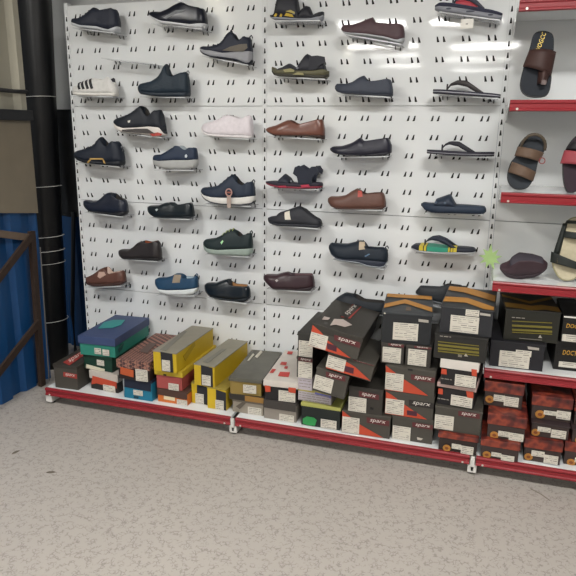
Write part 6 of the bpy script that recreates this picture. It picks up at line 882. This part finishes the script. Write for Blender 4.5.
chevrons(lo, o, [([(0, .3), (.45, .34), (1, .02)], .24), ([(0, .92), (.35, .86), (1, .55)], .3)], '#b07c38')
shoebox('I1', 'dark box with a big torn white label on the lowest wall shelf', '#1d1d22', None, .08, .0008, group='boxes on the lowest wall shelf')
t, lo, o = shoebox('I2', 'dark box with olive stripes and tan wave lid on the lowest wall shelf', '#23231d', '#242320', .05, .002, group='boxes on the lowest wall shelf')
chevrons(lo, o, [([(0, .2), (.3, .16), (.5, .1), (.7, .2), (1, .12)], .26), ([(0, .75), (.5, .42), (1, .8)], .14)], '#94702c')
shoebox('I4', 'black box with gold DOCTOR lettering directly on the wall shelf', '#151413', None, .1, .0008, group='boxes on the lowest wall shelf')
shoebox('I3', 'black box with gold DOCTOR lettering and white top line, stacked on its twin', '#151413', None, .1, .0008, group='boxes on the lowest wall shelf')
RB = '#30262a'
for key, lb, lh in (('J3', 'red lidded gold seal box, bottom of the stack next to the shelf joint', .36), ('J2', 'red lidded gold seal box in the middle of the stack next to the shelf joint', .44), ('J1', 'red lidded gold seal box on top of the stack next to the shelf joint', .42),
                    ('K3', 'red lidded gold seal box, bottom of the second stack from the shelf joint', .4), ('K2', 'flat dark gold seal box, middle of the second stack from the shelf joint', .08), ('K1', 'red lidded gold seal box, top of the second stack from the shelf joint', .42),
                    ('L3', 'red lidded gold seal box, bottom of the stack cut by the photo edge', .4), ('L2', 'flat dark gold seal box in the middle of the stack cut by the photo edge', .08), ('L1', 'red lidded gold seal box on top of the stack cut by the photo edge', .42)):
    shoebox(key, lb, '#3a2f2d', None, lh, .003, lidm=ART if lh > .1 else mat('#33282a', .5), group='red lidded shoe boxes under the wall shelf')

# small litter on the floor
for (x, y, r, lb) in ((-.63, -1.128, .3, 'small dark scrap lying on the floor farthest from the shelf'), (-.91, -1.034, 1.2, 'tiny dark scrap on the floor nearest the blue wall')):
    bm = bmesh.new(); P = [(-.02, -.004), (-.005, -.009), (.012, -.006), (.024, .0), (.01, .007), (-.008, .005)]
    A = [bm.verts.new((a, b, .0)) for a, b in P]; B = [bm.verts.new((a * .9, b * .9, .003)) for a, b in P]
    bm.faces.new(A); bm.faces.new(B)
    for i in range(6): bm.faces.new((A[i], A[(i+1) % 6], B[(i+1) % 6], B[i]))
    o = tag(link('paper_scrap', bm, mat('#6a6258', .8)), lb, 'scrap', 'floor scraps'); o.location = (x, y, .0); o.rotation_euler = (0, 0, r)
bm = bmesh.new(); tube(bm, [(0, 0, .003), (.04, -.03, .0035), (.075, -.07, .003)], .002, 6)
o = tag(link('thin_stick', bm, mat('#8a8278', .7)), 'thin brown stick on the floor in front of the red boxes shelf', 'stick'); o.location = (1.46, -.56, 0)

# ---------------------------------------------------------------- lamps
TUBE = bpy.data.materials.new('lamp_tube'); TUBE.use_nodes = True
bb = TUBE.node_tree.nodes['Principled BSDF']; bb.inputs['Emission Color'].default_value = (1, .98, .94, 1); bb.inputs['Emission Strength'].default_value = 15
FIX = mat('#d8d6d0', .5)
def lamp(x, y, L, label, power=0, axis='x', z=2.95):
    t = thing('ceiling_lamp', label, 'lamp', (x, y, z), (0, 0, 0 if axis == 'x' else PI / 2), 'fluorescent ceiling lamps')
    bm = bmesh.new(); box(bm, -L/2, L/2, -.17, .17, .03, .149, .004); link('housing', bm, FIX, t)
    bm = bmesh.new(); box(bm, -L/2 + .02, L/2 - .02, -.15, .15, .012, .032, .003); link('diffuser', bm, TUBE, t)
    if power:
        l = bpy.data.lights.new('lamp_light', 'AREA'); l.shape = 'RECTANGLE'; l.size = L; l.size_y = .28; l.energy = power; l.color = (1, .98, .945)
        o = bpy.data.objects.new('lamp_light', l); C.objects.link(o); o.parent = t; o.location = (0, 0, .005)
for x, y, L, p, lb in LAMPS: lamp(x, y, L, 'fluorescent ceiling lamp ' + lb, p)
w = bpy.data.worlds.new('world'); bpy.context.scene.world = w; w.use_nodes = True
w.node_tree.nodes['Background'].inputs[0].default_value = (.8, .85, .9, 1); w.node_tree.nodes['Background'].inputs[1].default_value = .3

# ---------------------------------------------------------------- camera
f, cx, cy, cz, yaw, pit, rol = CAM
cam = bpy.data.cameras.new('camera'); cam.sensor_width = 36; cam.lens = f / 576 * 36; cam.clip_start = .05; cam.clip_end = 60
co = bpy.data.objects.new('camera', cam); C.objects.link(co)
fw = Vector((-math.sin(yaw) * math.cos(pit), math.cos(yaw) * math.cos(pit), -math.sin(pit)))
rt = Vector((math.cos(yaw), math.sin(yaw), 0)); up = rt.cross(fw)
r2 = rt * math.cos(rol) + up * math.sin(rol); u2 = -rt * math.sin(rol) + up * math.cos(rol)
M = Matrix((r2, u2, -fw)).transposed().to_4x4(); M.translation = Vector((cx, cy, cz)); co.matrix_world = M
sc = bpy.context.scene; sc.camera = co
vs = sc.view_settings; vs.view_transform = 'Standard'; vs.look = 'None'; vs.gamma = 1; vs.exposure = EXPO; vs.use_curve_mapping = False
